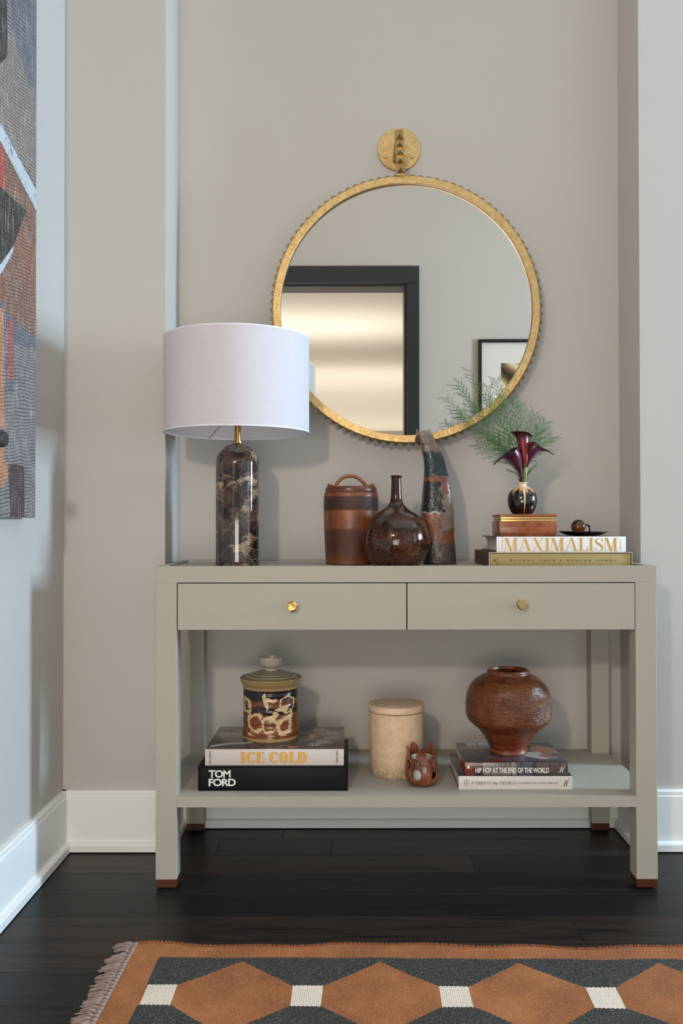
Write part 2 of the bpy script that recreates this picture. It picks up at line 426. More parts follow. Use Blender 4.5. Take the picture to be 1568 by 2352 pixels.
for zz in (zb, zT - .004): part('trim_tape', lathe([(rS + .0004, zz), (rS + .0004, zz + .004), (rS - .002, zz + .004), (rS - .002, zz)], sx_, YLp, 128, closed=True), TAPE, sh, auto=.6)
for k, an in enumerate((-2.03 - .0, .2, 2.2)):
    bm = bmesh.new(); e = Vector((sx_ + (rS - .003) * math.cos(an + 4.15), YLp + (rS - .003) * math.sin(an + 4.15), zb + .003))
    tube(bm, [Vector((lx, YLp, zb + .075)) + (Vector((e.x, e.y, 0)) - Vector((lx, YLp, 0))).normalized() * .012, e], .0013, 6)
    part('spider_arm', bm, SATIN_BRASS, sh)
bm = bmesh.new(); lathe([(.009, zb + .072), (.017, zb + .072), (.017, zb + .080), (.009, zb + .080)], lx, YLp, 32, bm); part('spider_hub', bm, SATIN_BRASS, sh, auto=.6)

# ================================================================== ROUND MIRROR
mc = at(933.4, 709.5, .385); sM = mpp(.385); Ro = 308 * sM; Ri = 291 * sM; Rt = 316.5 * sM; MY0, MY1 = .385, .411
mir_o = thing('wall_mirror', 'round wall mirror in a hammered gilt ring edged with small pyramids', 'mirror', (mc.x, YB, mc.z))
bm = bmesh.new(); ns = 202
def rp(a, r, y): return bm.verts.new((mc.x + r * math.cos(a), y, mc.z + r * math.sin(a)))
segs = [[rp(2*pi*i/ns, Ri, MY0 + .0008), rp(2*pi*i/ns, Ri + .0008, MY0), rp(2*pi*i/ns, Ro - .0008 - (.0011 if i % 2 == 0 else 0), MY0), rp(2*pi*i/ns, Ro - (.0009 if i % 2 == 0 else 0), MY0 + .0012), rp(2*pi*i/ns, Ro, MY1), rp(2*pi*i/ns, Ri, MY1)] for i in range(ns)]
for i in range(ns):
    A, B = segs[i], segs[(i+1) % ns]
    for k in range(6):
        bm.faces.new((A[k], A[(k+1) % 6], B[(k+1) % 6], B[k]))
part('frame_ring', bm, GILT, mir_o, auto=.5)
npyr = 101; bm = bmesh.new(); hw_ = math.pi / npyr
for kq in (0,):
    cs, sn = math.cos(hw_), math.sin(hw_); rb = Ro - .0008
    q = [bm.verts.new((rb * cs, MY0 + .0018, -rb * sn)), bm.verts.new((rb * cs, MY0 + .0018, rb * sn)), bm.verts.new((rb * cs, MY1, rb * sn)), bm.verts.new((rb * cs, MY1, -rb * sn))]; ap = bm.verts.new((Rt, (MY0 + MY1) / 2 + .001, 0))
    for k in range(4): bm.faces.new((q[k], q[(k+1) % 4], ap))
    bm.faces.new(q)
bmesh.ops.recalc_face_normals(bm, faces=bm.faces); sme = bpy.data.meshes.new('pyramid_stud'); bm.to_mesh(sme); bm.free(); sme.materials.append(GILT_S)
for i in range(npyr):
    so = bpy.data.objects.new('pyramid_stud', sme); COL.objects.link(so); so.parent = mir_o
    so.location = (0, -YB, 0); so.rotation_euler = (0, 2 * pi * (i + .5) / npyr, 0)
bm = bmesh.new()
Av = [rp(2*pi*i/192, Ri + .0002, gl + .0075) for i in range(192)]
bm.faces.new(Av)
bm2 = bm; part('mirror_glass', bm2, MIRROR, mir_o, False)
# (the glass sits a little behind the ring's front; black rebate and thin brass lip round it)
bm = bmesh.new()
for i in range(192):
    a, b = 2*pi*i/192, 2*pi*(i+1)/192
    bm.faces.new((rp(a, Ri + .0003, MY0 + .004), rp(b, Ri + .0003, MY0 + .004), rp(b, Ri - .0003, gl + .0073), rp(a, Ri - .0003, gl + .0073)))
bmesh.ops.remove_doubles(bm, verts=bm.verts, dist=1e-6)
part('rebate', bm, simple('black_rebate', srgb(14, 12, 10), .4), mir_o)
bm = bmesh.new(); bmesh.ops.create_circle(bm, segments=128, radius=Ri - .004, cap_ends=True)
bmesh.ops.rotate(bm, verts=bm.verts, matrix=Matrix.Rotation(pi/2, 3, 'X')); bmesh.ops.translate(bm, verts=bm.verts, vec=(mc.x, gl + .012, mc.z))
r_ = bmesh.ops.extrude_face_region(bm, geom=bm.faces[:]); bmesh.ops.translate(bm, verts=[v for v in r_['geom'] if isinstance(v, bmesh.types.BMVert)], vec=(0, YB - gl - .012 - .002, 0))
for v in bm.verts:
    if v.co.y > YB - .01: v.co.x = mc.x + (v.co.x - mc.x) * .3; v.co.z = mc.z + (v.co.z - mc.z) * .3
part('backing', bm, BLACK_TRIM, mir_o, False)
# wall plate and arm
pc = at(916, 343, YB - .006); rP = 49.5 * mpp(YB)
bm = bmesh.new(); vs0 = []
def disc(bm, cx, cz, r, y0, y1, seg=96, bev=.0008):
    rings = []
    for y, rr in ((y0, 0), (y0, r - bev), (y0 + bev, r), (y1, r), (y1, 0)):
        rings.append([bm.verts.new((cx, y, cz))] if rr == 0 else [bm.verts.new((cx + rr * math.cos(2*pi*i/seg), y, cz + rr * math.sin(2*pi*i/seg))) for i in range(seg)])
    for A, B in zip(rings, rings[1:]):
        for i in range(seg):
            j = (i+1) % seg
            if len(A) == 1: bm.faces.new((A[0], B[i], B[j]))
            elif len(B) == 1: bm.faces.new((A[i], A[j], B[0]))
            else: bm.faces.new((A[i], A[j], B[j], B[i]))
disc(bm, pc.x, pc.z, rP, YB - .007, YB - .0005)
part('wall_plate', bm, GILT, mir_o, auto=.5)
for px in (886.5, 945):
    q = at(px, 359, YB - .009); bm = bmesh.new(); disc(bm, q.x, q.z, .0062, YB - .0095, YB - .0068, 24)
    part('screw', bm, GILT_S, mir_o, auto=.5)
aY = .375; aw = 9.6 * mpp(aY); ys_px = [297, 320, 338.5, 357, 375, 397]
bm = bmesh.new(); px0 = lambda y: 916.5 + (y - 297) / 100 * 3.4
za = [at(px0(y), y, aY) for y in ys_px]
arm_studs = []
for i in range(5):
    bm = bmesh.new(); arm_studs.append(bm)
    a, b = za[i], za[i+1]; yb = aY + .004
    q = [bm.verts.new((a.x - aw, yb, a.z)), bm.verts.new((a.x + aw, yb, a.z)), bm.verts.new((b.x + aw, yb, b.z)), bm.verts.new((b.x - aw, yb, b.z))]
    ap = bm.verts.new(((a.x + b.x) / 2, aY - .007, (a.z + b.z) / 2))
    for k in range(4): bm.faces.new((q[k], q[(k+1) % 4], ap))
    bm.faces.new(q)
bm = bmesh.new()
z0, z1 = za[-1].z - .006, za[0].z
pth = [(za[-1].x, aY + .010, z0), (za[0].x, aY + .010, z1 - .012), (za[0].x, aY + .016, z1 - .002), (za[0].x, aY + .03, z1 - .012)]
sec = []
for x, y, z in [(za[-1].x, 0, z0), (za[0].x, 0, z1)]:
    pass
prism(bm, [(za[-1].x - aw, aY + .004, z0), (za[-1].x + aw, aY + .004, z0), (za[0].x + aw, aY + .004, z1), (za[0].x - aw, aY + .004, z1)], (0, 1, 0), .012)
tube(bm, spline([(za[0].x, aY + .012, z1 - .012), (za[0].x - .002, aY + .03, z1 - .016), (za[0].x - .004, aY + .06, z1 - .035), (za[0].x - .005, YB - .005, z1 - .06)], 6), .010, 16)
arm = part('arm', bm, GILT_S, mir_o, auto=.5)
for bm in arm_studs: part('pyramid_stud', bm, GILT_S, arm, False)

# ================================================================== LETTERING
def ribbon(pts, wd):
    out_l, out_r = [], []
    n = len(pts)
    for i, p in enumerate(pts):
        a, b = pts[max(i-1, 0)], pts[min(i+1, n-1)]; dx, dy = b[0]-a[0], b[1]-a[1]; L = math.hypot(dx, dy) or 1
        w_ = wd[i] if isinstance(wd, (list, tuple)) else wd
        out_l.append((p[0] - dy/L*w_/2, p[1] + dx/L*w_/2)); out_r.append((p[0] + dy/L*w_/2, p[1] - dx/L*w_/2))
    return [[out_l[i], out_r[i], out_r[i+1], out_l[i+1]] for i in range(n-1)]
def arc(cx, cy, rx, ry, a0, a1, T_, t_, n=16):
    pts, wd = [], []
    for i in range(n + 1):
        a = math.radians(a0 + (a1 - a0) * i / n); pts.append((cx + rx*math.cos(a), cy + ry*math.sin(a)))
        wd.append(t_ + (T_ - t_) * abs(math.cos(a)) ** 1.6)
    return ribbon(pts, wd)
def R_(x0, y0, x1, y1): return [[(x0, y0), (x1, y0), (x1, y1), (x0, y1)]]
def diag(x0, y0, x1, y1, w_): return [[(x0 - w_/2, y0), (x0 + w_/2, y0), (x1 + w_/2, y1), (x1 - w_/2, y1)]]
def glyph(ch, T_=.2, t_=.035, S=.11):
    """Didone capitals: polygons in a box one unit high, and the advance"""
    def sf(x, y): return R_(x - S, y if y < .5 else 1 - t_, x + S, t_ if y < .5 else 1.0)
    g = []
    if ch == 'I': g = R_(S, 0, S + T_, 1) + sf(S + T_/2, 0) + sf(S + T_/2, 1) ; g += R_(0, 0, 2*S + T_, t_) + R_(0, 1 - t_, 2*S + T_, 1); wd = 2*S + T_
    elif ch == 'M':
        W_ = 1.02; xr = W_ - S - T_/2
        g = R_(S - t_/2, 0, S + t_/2, 1) + diag(S + T_/2.2, 1, W_/2, 0, T_) + diag(xr - T_/2.6, 1, W_/2 + T_*.2, 0, t_*1.3) + R_(xr - T_/2, 0, xr + T_/2, 1)
        g += R_(0, 0, 2*S, t_) + R_(0, 1 - t_, S + T_, 1) + R_(xr - T_/2 - S, 0, W_, t_) + R_(xr - T_/2, 1 - t_, W_, 1); wd = W_
    elif ch == 'A':
        W_ = .94; g = diag(S, 0, W_/2 - T_*.15, 1, t_*1.3) + diag(W_ - S - T_*.25, 0, W_/2, 1, T_) + R_(.26, .3, .62, .3 + t_) + R_(0, 0, 2*S, t_) + R_(W_ - 2*S - T_*.6, 0, W_, t_); wd = W_
    elif ch == 'X':
        W_ = .9; g = diag(W_ - S - T_/2, 0, S + T_/2, 1, T_) + diag(S, 0, W_ - S - .03, 1, t_*1.3) + R_(0, 0, 2*S, t_) + R_(W_ - 2*S - T_*.5, 0, W_, t_) + R_(0, 1-t_, 2*S + T_*.6, 1) + R_(W_ - 2*S - .06, 1-t_, W_, 1); wd = W_
    elif ch == 'L':
        W_ = .7; g = R_(S, 0, S + T_, 1) + R_(0, 1-t_, 2*S + T_, 1) + R_(0, 0, W_, t_) + [[(W_ - .13, t_), (W_, t_), (W_, .34), (W_ - .03, .34)]]; wd = W_
    elif ch == 'E':
        W_ = .72; g = R_(S, 0, S + T_, 1) + R_(0, 0, W_, t_) + R_(0, 1-t_, W_ - .03, 1) + R_(S + T_, .5 - t_/2, W_ - .16, .5 + t_/2) + [[(W_ - .13, t_), (W_, t_), (W_, .32), (W_ - .03, .32)], [(W_ - .15, 1-t_), (W_ - .03, 1-t_), (W_ - .03, .7), (W_ - .06, .7)]] + [[(W_ - .2, .5), (W_ - .14, .36), (W_ - .14, .64)]]; wd = W_
    elif ch == 'F':
        W_ = .68; g = R_(S, 0, S + T_, 1) + R_(0, 0, 2*S + T_, t_) + R_(0, 1-t_, W_, 1) + R_(S + T_, .5 - t_/2, W_ - .12, .5 + t_/2) + [[(W_ - .13, 1-t_), (W_, 1-t_), (W_, .7), (W_ - .03, .7)]]; wd = W_
    elif ch == 'T':
        W_ = .78; g = R_(W_/2 - T_/2, 0, W_/2 + T_/2, 1) + R_(W_/2 - T_/2 - S, 0, W_/2 + T_/2 + S, t_) + R_(0, 1-t_, W_, 1) + [[(0, 1-t_), (.12, 1-t_), (.03, .7), (0, .7)], [(W_, 1-t_), (W_ - .12, 1-t_), (W_ - .03, .7), (W_, .7)]]; wd = W_
    elif ch == 'H':
        W_ = .2 + 2*T_ + 4*S*.8; xa, xb = S + T_/2, W_ - S - T_/2; g = R_(xa - T_/2, 0, xa + T_/2, 1) + R_(xb - T_/2, 0, xb + T_/2, 1) + R_(xa, .5 - t_/2, xb, .5 + t_/2)
        for x in (xa, xb): g += R_(x - T_/2 - S, 0, x + T_/2 + S, t_) + R_(x - T_/2 - S, 1-t_, x + T_/2 + S, 1)
        wd = W_
    elif ch == 'N':
        W_ = .92; g = R_(S - t_/2, 0, S + t_/2, 1) + R_(W_ - S - t_/2, 0, W_ - S + t_/2, 1) + diag(W_ - S - T_*.3, 0, S + T_*.3, 1, T_) + R_(0, 0, 2*S, t_) + R_(0, 1-t_, 2*S, 1) + R_(W_ - 2*S, 1-t_, W_, 1); wd = W_
    elif ch == 'O': g = arc(.42, .5, .42 - T_/2, .5 - t_/2, 0, 360, T_, t_, 28); wd = .84
    elif ch in 'CG':
        g = arc(.42, .5, .42 - T_/2, .5 - t_/2, 38, 322, T_, t_, 24) + [[(.68, .96), (.74, .96), (.74, .68), (.70, .68)], [(.70, .72), (.75, .72), (.75, .9), (.66, .86)]]
        if ch == 'G': g += R_(.66 - T_*.5, .05, .66 + T_*.5, .42) + R_(.66 - T_*.5 - S*.8, .42 - t_, .66 + T_*.5 + S*.6, .42)
        else: g += [[(.70, .1), (.78, .3), (.75, .32), (.66, .2)]]
        wd = .8
    elif ch == 'D': g = R_(S, 0, S + T_, 1) + R_(0, 0, .42, t_) + R_(0, 1-t_, .42, 1) + arc(.40, .5, .46 - T_/2, .5 - t_/2, -90, 90, T_, t_, 18); wd = .87
    elif ch in 'PRB':
        g = R_(S, 0, S + T_, 1) + R_(0, 1-t_, .42, 1) + R_(S + T_, .47, .42, .47 + t_) + arc(.40, .735, .33 - T_/2, .265 - t_/2, -90, 90, T_, t_, 14)
        wd = .76
        if ch == 'B': g += R_(0, 0, .42, t_) + arc(.40, .25, .37 - T_/2, .25 - t_/2, -90, 90, T_, t_, 14)
        else: g += R_(0, 0, 2*S + T_, t_)
        if ch == 'R': g += ribbon([(.42, .49), (.55, .44), (.6, .3), (.62, .1), (.72, .02), (.82, .06)], [t_*2, T_*.8, T_, T_*.9, t_*2, t_]); wd = .84
    elif ch == 'S':
        P = [(.60, .70), (.56, .86), (.42, .965), (.26, .95), (.13, .84), (.14, .70), (.28, .57), (.44, .47), (.57, .34), (.57, .17), (.46, .05), (.30, .025), (.14, .10), (.07, .28)]
        Wd = [t_, t_, t_, t_*1.5, T_*.6, T_*.85, T_, T_, T_*.85, T_*.6, t_*1.5, t_, t_, t_]
        PP = spline([(a, b, c_) for (a, b), c_ in zip(P, Wd)], 4); g = ribbon([(p.x, p.y) for p in PP], [max(p.z, t_*.8) for p in PP])
        g += [[(.56, .86), (.62, .98), (.63, .66), (.59, .66)], [(.12, .14), (.06, .02), (.05, .34), (.09, .34)]]; wd = .68
    elif ch == 'U': g = R_(S, .28, S + T_, 1) + R_(.74 - t_/2, .28, .74 + t_/2, 1) + arc((S + T_/2 + .74)/2, .28, (.74 - S - T_/2)/2, .28 - t_/2, 180, 360, T_*.7, t_, 14) + R_(0, 1-t_, 2*S + T_, 1) + R_(.74 - S, 1-t_, .74 + S, 1); wd = .84
    elif ch in 'VW':
        g = diag(.40, 0, S + T_/2, 1, T_) + diag(.42, 0, .72, 1, t_*1.2) + R_(0, 1-t_, 2*S + T_, 1) + R_(.72 - S, 1-t_, .72 + S, 1); wd = .84
        if ch == 'W': g += diag(.40 + .5, 0, S + T_/2 + .5, 1, T_) + diag(.42 + .5, 0, 1.22, 1, t_*1.2) + R_(1.22 - S, 1-t_, 1.22 + S, 1); wd = 1.34
    elif ch == 'Y': g = R_(.42 - T_/2, 0, .42 + T_/2, .45) + diag(.42, .42, S + T_/2, 1, T_) + diag(.46, .42, .72, 1, t_*1.2) + R_(.42 - T_/2 - S, 0, .42 + T_/2 + S, t_) + R_(0, 1-t_, 2*S + T_, 1) + R_(.72 - S, 1-t_, .72 + S, 1); wd = .84
    elif ch == 'J': g = R_(.28, .2, .28 + T_, 1) + R_(.28 - S, 1-t_, .28 + T_ + S, 1) + arc(.18, .2, .28 - T_/2 - .0, .2 - t_/2, 180, 360, T_*.8, t_, 12); wd = .58
    elif ch == 'Z': g = R_(0, 0, .7, t_) + R_(.03, 1-t_, .7, 1) + diag(T_/2 + .02, 0, .7 - T_/2, 1, T_*1.1) + [[(.58, t_), (.7, t_), (.7, .3), (.67, .3)], [(.15, 1-t_), (.03, 1-t_), (.03, .72), (.06, .72)]]; wd = .72
    elif ch == 'K': g = R_(S, 0, S + T_, 1) + R_(0, 0, 2*S + T_, t_) + R_(0, 1-t_, 2*S + T_, 1) + diag(S + T_, .38, .72, 1, t_*1.3) + diag(.8 - T_*.4, 0, .45, .62, T_); wd = .86
    elif ch == '■': g = R_(0, .1, .62, .72); wd = .62
    else: wd = .34
    return g, wd
def serif_text(text, T_=.2, t_=.035, S=.11, gap=.06):
    x = 0; out = []
    for ch in text:
        g, wd = glyph(ch, T_, t_, S)
        out += [[(a + x, b) for a, b in p] for p in g]; x += wd + gap
    return out, x - gap, 1.0
def lay(polys, w_, h_, O, U, V, N_, width, height, depth=.0004, name='lettering', m=None, parent=None):
    """fit flat letters into the rectangle at O spanned by U*width and V*height"""
    bm = bmesh.new(); O, U, V = Vector(O), Vector(U).normalized(), Vector(V).normalized(); N_ = Vector(N_).normalized()
    for k, p in enumerate(polys):
        prism(bm, [O + U * (x / w_ * width) + V * (y / h_ * height) for x, y in p], N_, depth + (k % 5) * 1.2e-5)
    return part(name, bm, m, parent, False)
def sans(body, O, U, V, N_, width, height, m, parent, bold=0.0, depth=.0004, name='lettering', gap=1.0, line=1.0):
    cu = bpy.data.curves.new('t', 'FONT'); cu.body = body; cu.offset = bold; cu.space_character = gap; cu.space_line = line; cu.resolution_u = 3; cu.size = 1
    to = bpy.data.objects.new('t', cu); COL.objects.link(to); dg = bpy.context.evaluated_depsgraph_get()
    me = bpy.data.meshes.new_from_object(to.evaluated_get(dg)); bpy.data.objects.remove(to); bpy.data.curves.remove(cu)
    bm = bmesh.new(); bm.from_mesh(me); bpy.data.meshes.remove(me)
    xs = [v.co.x for v in bm.verts]; yy = [v.co.y for v in bm.verts]; x0, x1, y0, y1 = min(xs), max(xs), min(yy), max(yy)
    O, U, V, N_ = Vector(O), Vector(U).normalized(), Vector(V).normalized(), Vector(N_).normalized()
    for v in bm.verts: v.co = O + U * ((v.co.x - x0) / (x1 - x0) * width) + V * ((v.co.y - y0) / (y1 - y0) * height)
    r = bmesh.ops.extrude_face_region(bm, geom=bm.faces[:]); bmesh.ops.translate(bm, verts=[v for v in r['geom'] if isinstance(v, bmesh.types.BMVert)], vec=N_ * depth)
    return part(name, bm, m, parent, False)
FX, FZ, FN = (1, 0, 0), (0, 0, 1), (0, -1, 0)
def on_front(px0_, px1_, py0_, py1_, Y):
    """rectangle on a plane facing the room: origin (lower left), width, height"""
    a = at(px0_, py1_, Y); b = at(px1_, py0_, Y); return a, b.x - a.x, b.z - a.z

# ================================================================== BOOKS
PAGES = NT('page_block'); hz = PAGES.xyz()[2]
pw = PAGES.noise(1.0, 3, .6, PAGES.mapped((3, 3, 900)))
PAGES.set(Base_Color=PAGES.ramp(pw, [(.3, srgb(178, 170, 164)), (.7, srgb(214, 208, 200))]), Roughness=.8); PAGES.bump(pw, .3, .0004); PAGES = PAGES.m
def book(name, label, Yf, pxl, pxr, pyt, pyb, depth, spine_m, board_m, zbase=None, rot=0, board=.0028, inset=.004, group=None, cat='book', concave=0, round_=.0):
    a, w_, h_ = on_front(pxl, pxr, pyt, pyb, Yf)
    z0 = zbase if zbase is not None else a.z
    z1 = at((pxl + pxr) / 2, pyt, Yf).z; x0, x1 = a.x, a.x + w_
    rt = thing(name, label, cat, ((x0 + x1) / 2, Yf + depth / 2, z0), group)
    part('spine', newbox(x0, x1, Yf, Yf + .004, z0, z1, bev=.0012), spine_m, rt, auto=.6)
    part('cover_board', newbox(x0 + .0005, x1 - .0005, Yf + .004, Yf + depth, z1 - board, z1, bev=.0008), board_m, rt, auto=.6)
    part('cover_board', newbox(x0 + .0005, x1 - .0005, Yf + .004, Yf + depth, z0, z0 + board, bev=.0008), board_m, rt, auto=.6)
    bm = bmesh.new(); nb = 10; sides = []
    for i in range(nb + 1):
        t = i / nb; z = z0 + board + .0002 + (z1 - z0 - 2 * board - .0004) * t; c_ = concave * math.sin(pi * t)
        sides.append([bm.verts.new(p) for p in ((x0 + inset + c_, Yf + .005, z), (x1 - inset - c_, Yf + .005, z), (x1 - inset - c_, Yf + depth - inset, z), (x0 + inset + c_, Yf + depth - inset, z))])
    for A, B in zip(sides, sides[1:]):
        for k in range(4): bm.faces.new((A[k], A[(k+1) % 4], B[(k+1) % 4], B[k]))
    bm.faces.new(sides[0]); bm.faces.new(sides[-1]); part('pages', bm, PAGES, rt, auto=.6)
    return rt, x0, x1, z0, z1
def slip(name, label, Yf, pxl, pxr, pyt, pyb, depth, case_m, spine_m, zbase, edge_m=None, wall=.0025, inset=.0015):
    a, w_, h_ = on_front(pxl, pxr, pyt, pyb, Yf); z0 = zbase; z1 = at((pxl + pxr) / 2, pyt, Yf).z; x0, x1 = a.x, a.x + w_
    rt = thing(name, label, 'book', ((x0 + x1) / 2, Yf + depth / 2, z0))
    bm = bmesh.new()
    box(bm, x0, x1, Yf, Yf + depth, z1 - wall, z1, .0007); box(bm, x0, x1, Yf, Yf + depth, z0, z0 + wall, .0007)
    box(bm, x0, x0 + wall, Yf, Yf + depth, z0 + wall, z1 - wall); box(bm, x1 - wall, x1, Yf, Yf + depth, z0 + wall, z1 - wall)
    box(bm, x0 + wall, x1 - wall, Yf + depth - wall, Yf + depth, z0 + wall, z1 - wall)
    part('slipcase', bm, case_m, rt, auto=.6)
    if edge_m:
        bm = bmesh.new(); e = .0009
        box(bm, x0, x1, Yf - e, Yf, z1 - .0016, z1 + .0001); box(bm, x0, x0 + .0018, Yf - e, Yf, z0, z1 - .0016); box(bm, x1 - .0018, x1, Yf - e, Yf, z0, z1 - .0016)
        part('case_edge', bm, edge_m, rt, False)
    part('spine', newbox(x0 + wall + .0004, x1 - wall - .0004, Yf + inset, Yf + depth - wall - .002, z0 + wall + .0003, z1 - wall - .0003, bev=.0022), spine_m, rt, auto=.6)
    return rt, x0, x1, z0, z1

def text_rect(pl, pr, pt, pb, Y): return on_front(pl, pr, pt, pb, Y)
# --- khaki slipcased book at the bottom of the right-hand stack
KH = simple('khaki_cloth', srgb(158, 140, 88), .55, var=.06, vscale=25, bump=.15, bscale=700)
BRN = simple('brown_case_board', srgb(74, 54, 38), .6, var=.12, vscale=20)
CREAM_E = simple('worn_cream_edge', srgb(200, 184, 156), .7, var=.15, vscale=60)
INKK = simple('olive_black_ink', srgb(58, 50, 30), .6, var=.05)
Yk = .045
k_, kx0, kx1, kz0, kz1 = slip('book', 'khaki book in a brown slipcase at the bottom of the console-top stack', Yk, 1122.5, 1451.5, 1268.5, 1297, .262, BRN, KH, zt, CREAM_E)
seq = 'WOLRAT ESOR ■ SESUOH EERHT'
cols = [(1173, 'W'), (1183, 'O'), (1193.5, 'L'), (1203.5, 'R'), (1213.5, 'A'), (1223.5, 'T'), (1241, 'E'), (1251, 'S'), (1261, 'O'), (1271.5, 'R'), (1287.5, '■'), (1303.5, 'S'), (1314, 'E'), (1324, 'S'), (1334.5, 'U'), (1344.5, 'O'), (1354.5, 'H'), (1371.5, 'E'), (1382, 'E'), (1392, 'R'), (1402, 'H'), (1412.5, 'T')]
polys = []; Yt = Yk + .0015; sk = mpp(Yt); bm = bmesh.new()
for px, ch in cols:
    g_, wd = glyph(ch, .2, .09, .1); c_ = at(px, 1287.3, Yt); hgt = 5.0 * sk; wdt = wd * 5.0 * sk
    for kk, p in enumerate(g_):   # each letter turned a quarter clockwise
        prism(bm, [Vector((c_.x + (y - .5) * hgt, Yt, c_.z - (x / wd - .5) * wdt)) for x, y in p], (0, -1, 0), .0003 + kk * 1e-5)
part('lettering', bm, INKK, k_, False)
o_, w_, h_ = on_front(1140.5, 1143.5, 1279, 1297, Yt)
sans('VENDOME', at(1140.6, 1279.3, Yt), (0, 0, -1), (1, 0, 0), FN, 17.3 * sk, 2.6 * sk, INKK, k_, .01, .0003)
bm = bmesh.new()
for q in range(5):
    c_ = at(1134.0 + q * 1.2 - 1, 1287.5, Yt); wv_ = (1.0 + q) * sk
    prism(bm, [c_ + Vector((-.3 * sk, 0, wv_)), c_ + Vector((.4 * sk, 0, wv_ * .9)), c_ + Vector((-.4 * sk, 0, 0)), c_ + Vector((.4 * sk, 0, -wv_ * .9)), c_ + Vector((-.3 * sk, 0, -wv_)), c_ + Vector((-1.2 * sk, 0, 0))], FN, .0003 + q * 1e-5)
part('emblem', bm, INKK, k_, False)
# --- white MAXIMALISM book
WHITE_C = simple('white_cloth_cover', srgb(232, 231, 232), .5, var=.02, vscale=50, bump=.06, bscale=300)
MARBB = simple('dark_marbled_board', srgb(84, 74, 68), .4, var=.45, vscale=110)
GOLDF = simple('pale_gold_foil', srgb(208, 166, 98), .5, .25, var=.05, vscale=200)
Ym = .05
mx_, x0, x1, z0, z1 = book('book', 'thick white book with tall gold serif title on its spine, second in the stack', Ym, 1140, 1437, 1232.5, 1268, .262, WHITE_C, MARBB, kz1, concave=.006, inset=.009)
P_, pw_, ph_ = serif_text('MAXIMALISM', .2, .04, .1, .03)
Yt = Ym; o_, w_, h_ = text_rect(1157, 1418.5, 1235.5, 1266, Yt)
HILITE = simple('emboss_highlight', srgb(246, 246, 248), .4, var=.01)  # lighter letter copy beside the title, a painted highlight on its edges
lay(P_, pw_, ph_, o_ + Vector((-.0008, 0, 0)), FX, FZ, FN, w_, h_, .0002, 'relief_paint', HILITE, mx_)
lay(P_, pw_, ph_, o_, FX, FZ, FN, w_, h_, .0005, 'lettering', GOLDF, mx_)
sm = mpp(Yt)
sans('SIG BERGAMIN', at(1154.5, 1264.5, Yt), (0, 0, 1), (-1, 0, 0), FN, 28 * sm, 2.6 * sm, GOLDF, mx_, .01, .0004)
sans('ASSOULINE', at(1426, 1263, Yt), (0, 0, 1), (-1, 0, 0), FN, 24 * sm, 3.6 * sm, GOLDF, mx_, .01, .0004)
max_top = z1
# --- marble box
N = NT('amber_brown_marble'); n1 = N.noise(14, 6, .65, dist=.6); n2 = N.noise(70, 4, .7); n3 = N.noise(5, 3, .5)
c = N.ramp(N.mix(.4, n1, n2), [(.32, srgb(84, 36, 16)), (.46, srgb(132, 64, 30)), (.58, srgb(156, 86, 46)), (.72, srgb(192, 136, 90))])
vv = N.n('ShaderNodeTexVoronoi', feature='DISTANCE_TO_EDGE', ins={'Vector': N.mapped(vec=N.co(), scale=(1, 1, 1)), 'Scale': 22.0}).outputs[0]
c = N.mix(N.math('MULTIPLY', N.math('LESS_THAN', vv, .004), .14), c, srgb(196, 150, 108)); N.set(Base_Color=c, Roughness=.28); BOXM = N.m
Ybx = .108; dB = .122; bx0 = at(1146.5, 1200, Ybx).x; bx1 = at(1278.5, 1200, Ybx).x
bxo = thing('trinket_box', 'reddish-brown marble box with two gilt bands under the small vase', 'box', ((bx0 + bx1) / 2, Ybx + dB / 2, max_top))
zz = lambda y: at(1212, y, Ybx).z
bz = max_top
part('foot', newbox(bx0 + .003, bx1 - .003, Ybx + .002, Ybx + dB - .002, bz, zz(1227.8), bev=.0012), BOXM, bxo, auto=.6)
part('body', newbox(bx0, bx1, Ybx, Ybx + dB, zz(1227.8), zz(1197.6), bev=.0014), BOXM, bxo, auto=.6)
BAND = simple('box_gilt_band', srgb(222, 176, 112), .3, .85, var=.05)
part('band', newbox(bx0 + .004, bx1 - .004, Ybx + .0025, Ybx + dB - .0025, zz(1197.6), zz(1192.6), bev=.0008), BAND, bxo, auto=.6)
part('band', newbox(bx0 + .004, bx1 - .003, Ybx + .0025, Ybx + dB - .0025, zz(1192.0), zz(1187.0), bev=.0008), BAND, bxo, auto=.6)
part('hinge_gap', newbox(bx0 + .005, bx1 - .005, Ybx + .004, Ybx + dB - .004, zz(1192.6), zz(1192.0)), GAP, bxo, False)
part('lid', newbox(bx0 + .0005, bx1 - .0002, Ybx + .0005, Ybx + dB, zz(1187.0), zz(1180.8), bev=.0016), BOXM, bxo, auto=.6)
box_top = zz(1180.8)
# --- amber glass piece on the book
AMB = NT('dark_amber_glass'); AMB.set(Base_Color=srgb(122, 66, 16), Roughness=.02, IOR=1.5); AMB.set(Transmission_Weight=.88, **{'Coat_Weight': .3}); AMB = AMB.m
DKG = simple('smoked_amber_glass', srgb(20, 10, 5), .06, **{'Transmission_Weight': .25, 'IOR': 1.5})
Yg = .20; sg = mpp(Yg); dc = at(1338.5, 1232, Yg)
gls = thing('glass_ornament', 'dark amber glass dish carrying a glass ball and ring on the white book', 'ornament', (dc.x, Yg, max_top))
rd = 55.5 * sg
prof = smooth_prof([(0, .0003), (rd*.55, .0004), (rd*.72, .0022), (rd*.88, .0062), (rd*.985, .0098)], 5) + smooth_prof([(rd, .0112), (rd*.97, .0118), (rd*.8, .0085), (rd*.55, .0060), (0, .0056)], 5)
bm = lathe([(r, z + max_top) for r, z in prof], dc.x, Yg, 72)
